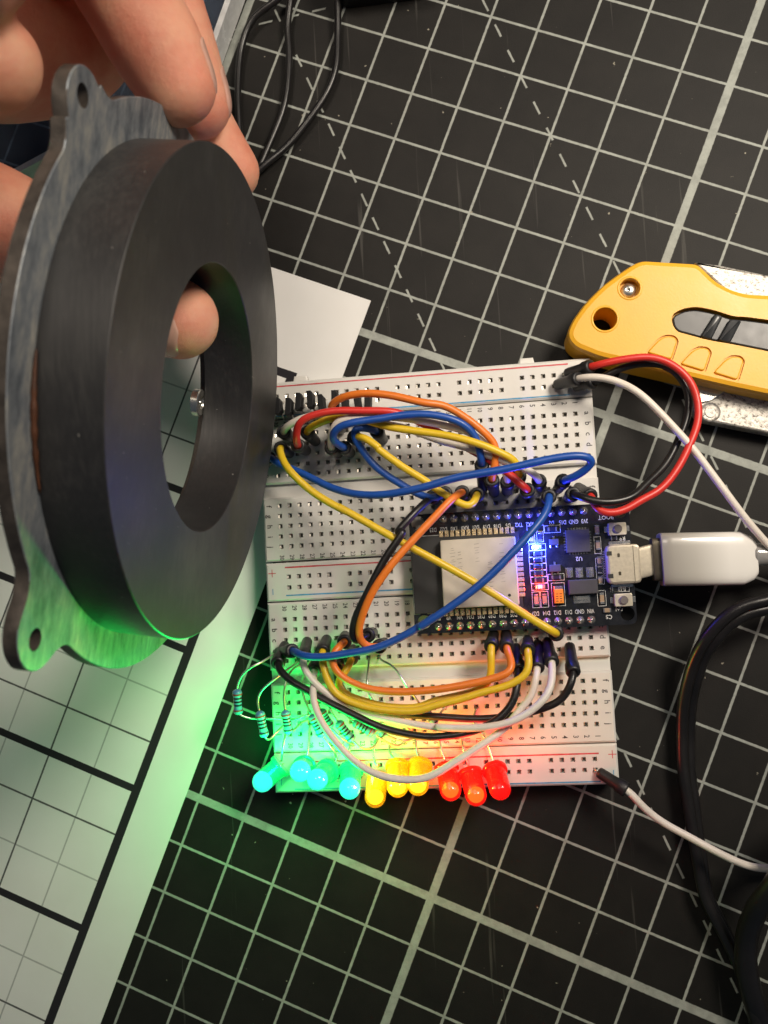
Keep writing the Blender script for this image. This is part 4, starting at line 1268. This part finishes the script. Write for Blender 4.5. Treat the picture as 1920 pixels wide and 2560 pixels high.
for s in (-1, 1):
    obj('shell_tab', MB().prism(rrect(5.0, 10.0, py + s * 4.95 - .45, py + s * 4.95 + .45, .4), PZ + .02, PZ + .4, .15), M['solder'], pt)
# white print on the board
sk = MB()
zz = PZ + 0.03
for cx, cy, w, h in PC['frames']:
    tkn = 0.10
    for x0, x1, y0, y1 in ((cx - w / 2, cx + w / 2, cy + h / 2 - tkn, cy + h / 2), (cx - w / 2, cx + w / 2, cy - h / 2, cy - h / 2 + tkn), (cx - w / 2, cx - w / 2 + tkn, cy - h / 2 + tkn, cy + h / 2 - tkn), (cx + w / 2 - tkn, cx + w / 2, cy - h / 2 + tkn, cy + h / 2 - tkn)):
        sk.add([(x0, y0, zz), (x1, y0, zz), (x1, y1, zz), (x0, y1, zz)], [(0, 1, 2, 3)])
for i, s in enumerate(('3V3', 'GND', 'D15', 'D2', 'D4', 'RX2', 'TX2', 'D5', 'D18', 'D19', 'D21', 'RX0', 'TX0', 'D22', 'D23')):
    write(sk, s, -2.54 * i - .05, 47.75, zz, 1.4, math.pi, 0.70)
for i, s in enumerate(('VIN', 'GND', 'D13', 'D12', 'D14', 'D27', 'D26', 'D25', 'D33', 'D32', 'D35', 'D34', 'VN', 'VP', 'EN')):
    write(sk, s, -2.54 * i - .05, 26.75, zz, 1.4, math.pi, 0.70)
for s, x, y, r in (('EN', 6.4, 26.9, math.pi), ('C5', 4.0, 25.2, math.pi), ('U2', -1.9, 39.0, math.pi), ('BOOT', 4.9, 48.3, math.pi), ('U5', 1.2, 32.8, math.pi), ('R6', 7.6, 31.5, math.pi), ('R9', 8.3, 43.2, math.pi)):
    write(sk, s, x, y, zz, 1.35, r, .95)
for x0, x1, y0, y1 in ((mx0 - .1, canx[0], my1 + .1, my1 + .22), (mx0 - .1, canx[0] + 2, my0 - .22, my0 - .1), (mx0 - .22, mx0 - .1, my0 - .22, my1 + .22)):
    sk.add([(x0, y0, zz), (x1, y0, zz), (x1, y1, zz), (x0, y1, zz)], [(0, 1, 2, 3)])
obj('silkscreen', sk, M['silk'], esp)

# ------------------------------------------------------------------ usb cable plug
def ydirbox(mb, x0, x1, cy0, cy1, hy0, hy1, cz, hz, n=20, p=4.0, ends=((0, .9), (.04, 1), (.8, 1), (.93, .86), (1, .7))):
    """rounded-section body lying along x"""
    vs, fs = [], []
    for t, k in ends:
        x = x0 + (x1 - x0) * t
        cy = cy0 + (cy1 - cy0) * t
        hy = hy0 + (hy1 - hy0) * t
        for i in range(n):
            w = 2 * math.pi * i / n
            c, s = math.cos(w), math.sin(w)
            vs.append((x, cy + hy * k * math.copysign(abs(c) ** (2 / p), c), cz + hz * k * math.copysign(abs(s) ** (2 / p), s)))
    m = len(ends)
    for a in range(m - 1):
        for i in range(n):
            j = (i + 1) % n
            fs.append((a * n + i, a * n + j, (a + 1) * n + j, (a + 1) * n + i))
    fs.append(tuple(range(n)))
    fs.append(tuple(range((m - 1) * n, m * n)))
    mb.add(vs, fs)


ua, ub = US['a'], US['b']
t = thing('usb_cable', 'white and grey cable plug pushed into the microcontroller board socket', 'cable', (ua[0], ua[1], 9))
cz = PZ + 1.7
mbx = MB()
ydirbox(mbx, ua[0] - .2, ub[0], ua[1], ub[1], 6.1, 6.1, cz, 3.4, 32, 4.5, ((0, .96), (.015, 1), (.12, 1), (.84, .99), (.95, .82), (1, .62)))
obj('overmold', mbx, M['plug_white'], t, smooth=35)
mbx = MB()
ydirbox(mbx, ua[0] - 2.0, ua[0] - .1, ua[1] + .1, ua[1], 4.9, 4.9, cz, 2.0, 28, 6, ((0, .98), (.05, 1), (1, 1)))
obj('collar', mbx, M['usb_dark'], t, smooth=35)
mbx = MB()
ydirbox(mbx, 11.2, ua[0] - 1.9, py, ua[1] + .1, 3.6, 3.6, cz, 1.25, 28, 8, ((0, 1), (.05, 1), (1, 1)))
obj('plug_shell', mbx, M['usb'], t, smooth=35)
mbx = MB()
pth = smooth_path(US['cable'], 8)
obj('strain_relief', MB().tube(pth, [2.7 - 0.5 * min(1, i / 12) for i in range(len(pth))], 20), M['clear'], t, smooth=True)

# ------------------------------------------------------------------ black cables
tc_ = smooth_path(CB['twin'], 10)
t = thing('power_cable', 'thick black twin cable curving down the right side of the mat', 'cable', CB['twin'][8])
for s in (-1, 1):
    side = []
    for i, p in enumerate(tc_):
        a, b_ = tc_[max(i - 1, 0)], tc_[min(i + 1, len(tc_) - 1)]
        d = (b_ - a).normalized()
        f = i / len(tc_)
        tw = 0.25 + 1.1 * f + 0.35 * math.sin(f * 9)
        n_ = d.cross(Vector((0, 0, 1))).normalized()
        up = n_.cross(d)
        gap = 1.15 + (1.3 * max(0, (f - 0.78) / 0.22) if s > 0 else 0)
        q = p + (n_ * math.cos(tw) + up * math.sin(tw)) * (s * gap)
        q.z = max(q.z + 0.4, 1.5)
        side.append(q)
    obj('strand', MB().tube(side, 1.42, 14), M['cable'], t, smooth=True)
tag(obj('power_cable', MB().tube(smooth_path(CB['right'], 10), 2.5, 16), M['cable'], smooth=True), 'thick black cable loop in the lower right corner', 'cable')
for k, lab in (('s1', 'thin black cord, left of the three behind the fingertips'), ('s2', 'thin black cord, middle of the three behind the fingertips'), ('s3', 'thin black cord, right of the three behind the fingertips')):
    tag(obj('thin_cord', MB().tube(smooth_path(CB[k], 10), 0.95, 10), M['cable'], smooth=True), lab, 'cord', 'thin black cords at the top of the mat')

# ------------------------------------------------------------------ utility knife
kb = thing('utility_knife', 'yellow utility knife with black slider lying at the right edge', 'knife', (24, 93, 0))
KZ = 11.5
outl = rounded(KN['body'], 2.2, 3)
body = MB().prism(outl, 1.2, KZ, 1.3)
sx, sy = KN['screw']
hx, hy = KN['hole']
body = cut(body, [MB().lathe((hx, hy, -2), (0, 0, 1), [(0, 2.75), (20, 2.75)], 32),
                  MB().lathe((sx, sy, KZ - 2.2), (0, 0, 1), [(0, 2.35), (5, 2.35)], 32),
                  MB().prism(rounded(KN['slot'], 2.0, 3), KZ - 2.0, KZ + 3)]
           + [MB().prism(rounded(inset(b_ if area(b_) > 0 else b_[::-1], -.35), .8, 3), KZ - .5, KZ + 2) for b_ in KN['bumps']])
handle = obj('handle', body, M['knife'], kb, smooth=18)
for hxx, hyy, rr in ((hx, hy, 2.75), (sx, sy, 2.35)):
    obj('hole_lip', MB().lathe((hxx, hyy, KZ), (0, 0, 1), [(-.3, rr), (.0, rr), (.14, rr + .12), (.14, rr + .42), (-.02, rr + .62)], 32, caps=False), M['knife'], handle, smooth=True)
for b_ in KN['bumps']:
    obj('grip_pad', MB().prism(rounded(b_ if area(b_) > 0 else b_[::-1], .8, 3), KZ - 1, KZ + .06, .3), M['knife'], handle, smooth=18)
obj('screw', MB().lathe((sx, sy, KZ - 2.2), (0, 0, 1), [(0, 1.75), (.6, 1.75), (1.0, 1.3), (1.1, .5), (.7, .45), (.5, .1)], 20), M['pin'], kb, smooth=40)
sl = obj('slider', MB().prism(rounded(inset(KN['slot'] if area(KN['slot']) > 0 else KN['slot'][::-1], .45), 1.8, 3), KZ - 2.4, KZ - .9, .35), M['knife_dark'], kb, smooth=18)
for q in KN['ridge']:
    obj('slider_ridge', MB().prism(rounded(q, .6, 2), KZ - 1.2, KZ + .5, .6), M['knife_dark'], sl, smooth=40)
obj('frame', MB().prism(rounded(KN['metal_top'], .8, 2), 2.0, 8.0, .5), M['cast'], kb, smooth=18)
lw = obj('blade_holder', MB().prism(rounded(KN['metal_low'], 1.5, 3), 1.0, 5.2, .5), M['cast'], kb, smooth=18)
obj('blade', MB().prism(KN['blade'], 5.25, 5.9, .1), M['pin'], kb)
gx, gy = KN['hinge']
obj('hinge_ring', MB().lathe((gx, gy, 5.2), (0, 0, 1), [(0, 2.4), (.15, 2.4), (.3, 2.15), (.12, 1.9), (.12, 1.45), (.35, 1.3), (.35, .4)], 28), M['cast'], lw, smooth=40)

# ------------------------------------------------------------------ magnet ring with steel plate
RC = Vector((-72.597, 72.276, 63.499))
RN = Vector((0.98777, -0.15546, 0.01167)).normalized()
E1 = (Vector((0, 0, 1)) - RN * RN.z).normalized()
E2 = RN.cross(E1)


def rp(up, e2, t):
    return RC - RN * t + E1 * up + E2 * e2


mg = thing('magnet_ring', 'dark ferrite magnet ring on a steel plate with lugs held upright', 'magnet', (RC.x, RC.y, 18))
ring = MB()
prof = [(0.0, 44.85), (0.0, 25.05), (0.15, 24.9), (10.6, 24.9), (10.6, 45.0), (0.15, 45.0)]
n = 128
vs, fs = [], []
for i in range(n):
    w = 2 * math.pi * i / n
    for tt_, r in prof:
        vs.append(rp(r * math.cos(w), r * math.sin(w), tt_))
m_ = len(prof)
for i in range(n):
    j = (i + 1) % n
    for k in range(m_):
        l = (k + 1) % m_
        fs.append((i * m_ + k, i * m_ + l, j * m_ + l, j * m_ + k))
ring.add(vs, fs)
obj('magnet', ring, M['ferrite'], mg, smooth=30)
# plate outline: disc with four lugs, in its own plane
RO = 51.4
lugs = [-42, 51, 141, -132]
out = []
for k in range(360):
    w = math.radians(k)
    r = RO
    for a in lugs:
        d = (k - a + 180) % 360 - 180
        x = math.radians(d)
        # lug: rounded tongue 13 wide, centre at radius 55
        lw_ = 5.7 if a == -42 else 6.2
        c0 = 52.9 if a == -42 else 54.2
        s = c0 * math.sin(x)
        if abs(s) < lw_:
            rr = c0 * math.cos(x) + math.sqrt(max(0, lw_ ** 2 - s ** 2)) if abs(d) < 20 else 0
            r = max(r, rr)
        # fillets where the tongue leaves the disc
        g = abs(d) - 6.6
        if 0 <= g < 4.5:
            r = max(r, RO + 3.4 * (1 - g / 4.5) ** 2)
    out.append((r * math.cos(w), r * math.sin(w)))
pl = MB()
T0, T1 = 10.65, 13.1
nn = len(out)
rings = [(T0 + .15, 1.0), (T0, .9972), (T0, None), (T1, None), (T1, .9972), (T1 - .15, 1.0)]
vs, fs = [], []
for tt_, k in rings:
    for x, y in out:
        if k is None:
            q = math.hypot(x, y)
            vs.append(rp(x / q * 29.0, y / q * 29.0, tt_))
        else:
            vs.append(rp(x * k, y * k, tt_))
mm_ = len(rings)
for a in range(mm_):
    b_ = (a + 1) % mm_
    for i in range(nn):
        j = (i + 1) % nn
        fs.append((a * nn + i, a * nn + j, b_ * nn + j, b_ * nn + i))
pl.add(vs, fs)
pl = cut(pl, [MB().lathe(rp((54.6 if a == -42 else 56.0) * math.cos(math.radians(a)), (54.6 if a == -42 else 56.0) * math.sin(math.radians(a)), 8), -RN, [(0, 1.75), (12, 1.75)], 24) for a in lugs])
sp_ = obj('steel_plate', pl, M['steel'], mg, smooth=30)
sp_.data.materials.append(M['plate_edge'])
for p in sp_.data.polygons:
    if abs(p.normal.dot(RN)) < 0.6:
        p.material_index = 1
gl = []
for i in range(25):
    w = math.radians(3 + 26 * i / 24)
    gl.append(rp(45.3 * math.cos(w), 45.3 * math.sin(w), 10.3))
obj('glue_bead', MB().tube(gl, [0.15 + 0.38 * math.sin(math.pi * i / 24) * (0.6 + 0.6 * random.random()) for i in range(25)], 8), M['rust'], mg, smooth=True)
t = thing('metal_disc', 'small shiny round metal disc stuck inside the magnet ring hole', 'disc', tuple(rp(-24.0, -2.9, 13)))
obj('disc_body', MB().lathe(rp(-23.6, -3.0, 12.45), RN, [(0, 2.6), (.15, 2.95), (1.5, 2.95), (1.7, 2.7), (1.7, 1.5), (1.3, 1.3), (1.3, .6), (1.75, .4)], 28), M['pin'], t, smooth=35)

# ------------------------------------------------------------------ hand
def blobs(bm, chain, radii, flat=1.0):
    """densely sampled spheres along a finger"""
    pts = [Vector(p) for p in chain]
    sm = smooth_path(pts, 10)
    L_ = [0]
    for a, b in zip(pts, pts[1:]):
        L_.append(L_[-1] + (b - a).length)
    tot = 0
    ln = sum((b - a).length for a, b in zip(sm, sm[1:]))
    out = []
    for i, p in enumerate(sm):
        if i:
            tot += (p - sm[i - 1]).length
        f = tot / ln * L_[-1]
        k = max(q for q in range(len(L_)) if L_[q] <= f + 1e-6)
        k = min(k, len(radii) - 2)
        g = (f - L_[k]) / (L_[k + 1] - L_[k])
        out.append((p, radii[k] + (radii[k + 1] - radii[k]) * g))
    return out


hb = MB()
FR = dict(F1=(10.5, 9.6, 8.6, 8.5, 7.5), F2=(10.0, 8.8, 8.0, 7.1), F3=(9.0, 7.6, 7.3, 6.5), F4=(9.5, 8.6, 8.0), TH=(13.0, 11.4, 10.2, 9.0, 7.9))
for k, r in FR.items():
    s = blobs(None, HD[k], r)
    ps, rs = [a for a, _ in s], [b for _, b in s]
    # rounded end
    d = (ps[-1] - ps[-2]).normalized()
    p0, r0 = ps[-1], rs[-1]
    for q in (15, 30, 45, 60, 72, 82):
        ps.append(p0 + d * r0 * math.sin(math.radians(q)))
        rs.append(r0 * math.cos(math.radians(q)))
    hb.tube(ps, rs, 20)
pm = HD['PALM']
hb.tube(smooth_path(pm, 8), [17 + 5 * math.sin(math.pi * i / 30) for i in range(len(smooth_path(pm, 8)))], 20)
hb.tube([HD['F1'][0], pm[0]], 13, 20)
hb.tube([HD['F2'][0], pm[1]], 12, 20)
hb.tube([HD['F3'][0], pm[1]], 11, 20)
hb.tube([HD['F4'][0], pm[3]], 12, 20)
hb.tube([HD['TH'][0], pm[4]], 14, 20)
hb.tube(HD['BACK'], [19, 21, 20], 20)  # back-of-hand mass added out of frame to shade the palm
hb.tube([pm[0], (pm[0][0] - 60, pm[0][1] + 70, pm[0][2] + 25)], [24, 27], 20)
hand = obj('person', hb, M['skin'], smooth=True)
rm = hand.modifiers.new('remesh', 'REMESH')
rm.mode = 'VOXEL'
rm.voxel_size = 0.0009
sm_ = hand.modifiers.new('smooth', 'SMOOTH')
sm_.factor = 0.6
sm_.iterations = 12
dg = bpy.context.evaluated_depsgraph_get()
dg.update()
me = bpy.data.meshes.new_from_object(hand.evaluated_get(dg))
for p in me.polygons:
    p.use_smooth = True
hand.modifiers.clear()
hand.data = me
if not me.materials:
    me.materials.append(M['skin'])
tag(hand, 'bare hand with curled fingers gripping the magnet ring, seen at top left', 'person')


from mathutils.bvhtree import BVHTree
skin_tree = BVHTree.FromPolygons([v.co / MM for v in me.vertices], [tuple(p.vertices) for p in me.polygons])


def nail(chain, side, ln=9.5, wd=.8, back=5.0):
    """nail plate laid on the fingertip's own surface"""
    a, b = Vector(chain[-2]), Vector(chain[-1])
    d = (b - a).normalized()
    s = Vector(side)
    s = (s - d * s.dot(d)).normalized()
    w = d.cross(s)
    vs, fs = [], []
    nu, nv = 28, 19
    for i in range(nu):
        f = i / (nu - 1)
        al = -back + ln * f
        e = 1.0
        if f < .2:
            e = math.sqrt(max(0.02, 1 - ((.2 - f) / .21) ** 2))
        if f > .7:
            e = math.sqrt(max(0.02, 1 - ((f - .7) / .33) ** 2))
        for j in range(nv):
            g = (j / (nv - 1) * 2 - 1) * wd * e
            dr = s * math.cos(g) + w * math.sin(g)
            o_ = b + d * al
            hit = skin_tree.ray_cast(o_ + dr * 25, -dr)[0]
            if hit is None or (hit - o_).length > 11:
                hit = o_ + dr * 5.5
            vs.append(hit + dr * (0.2 if 0 < j < nv - 1 and 0 < i < nu - 1 else -0.12))
    for i in range(nu - 1):
        for j in range(nv - 1):
            fs.append((i * nv + j, i * nv + j + 1, (i + 1) * nv + j + 1, (i + 1) * nv + j))
    return obj('fingernail', MB().add(vs, fs), M['nail'], hand, smooth=True)


nail(HD['F1'], (0.85, 0.3, -.45))
nail(HD['F2'], (0.85, 0.35, -.4))
nail(HD['TH'], (-0.35, -0.65, 0.65))
a, b = Vector(HD['F4'][1]), Vector(HD['F4'][2])
d = (b - a).normalized()
gr = MB()
vs = []
e1 = d.cross(Vector((0, 0, 1))).normalized()
e2 = d.cross(e1)
ringp = [b - d * 4.5 + (e1 * math.cos(w) + e2 * math.sin(w)) * 8.4 for w in [2 * math.pi * i / 40 for i in range(41)]]
tag(obj('finger_ring', MB().tube(ringp, 0.9, 10, caps=False), M['gold_ring'], smooth=True), 'gold ring on the finger at the left edge', 'ring')

# ------------------------------------------------------------------ clear tray and black case at the top
t = thing('clear_tray', 'clear plastic tray with a frosted rim at the top left', 'tray', (-70, 172, 0))
bx0, bx1, bx2, bx3, bx4 = [Vector(p) for p in BOX]
dirr = (bx2 - bx1).normalized()
left = Vector((-abs(dirr.y), dirr.x, 0)).normalized()
if left.x > 0:
    left = -left
top_r = bx2 - dirr * 90
bot_r = bx3 + dirr * 3.5
quad = [(top_r.x, top_r.y), (bot_r.x, bot_r.y), ((bot_r + left * 90).x, (bot_r + left * 90).y), ((top_r + left * 90).x, (top_r + left * 90).y)]
if area(quad) < 0:
    quad = quad[::-1]
outer = rounded(quad, 7, 6)
inner = inset(outer, 1.5)
nq = len(outer)
vs = [(x, y, 0.4) for x, y in outer] + [(x, y, 8) for x, y in outer] + [(x, y, 8) for x, y in inner] + [(x, y, 0.4) for x, y in inner]
fs = []
for a in range(4):
    b_ = (a + 1) % 4
    for i in range(nq):
        j = (i + 1) % nq
        fs.append((a * nq + i, a * nq + j, b_ * nq + j, b_ * nq + i))
obj('rim', MB().add(vs, fs), M['box_rim'], t, smooth=18)
obj('lid', MB().prism(inset(outer, 1.55), 6.2, 7.4), M['clear_sheet'], t)
cx, cy, cz_ = gridpt(-1.2, -1.6)[0], gridpt(-1.2, -1.6)[1], 0
tag(obj('black_case', MB().prism(rrect(CASE[0] - 14, CASE[0] + 14, CASE[1], CASE[1] + 22, 5, 6), 0.2, 14, 4), M['case'], smooth=40), 'black rounded case cut off by the top edge', 'case')
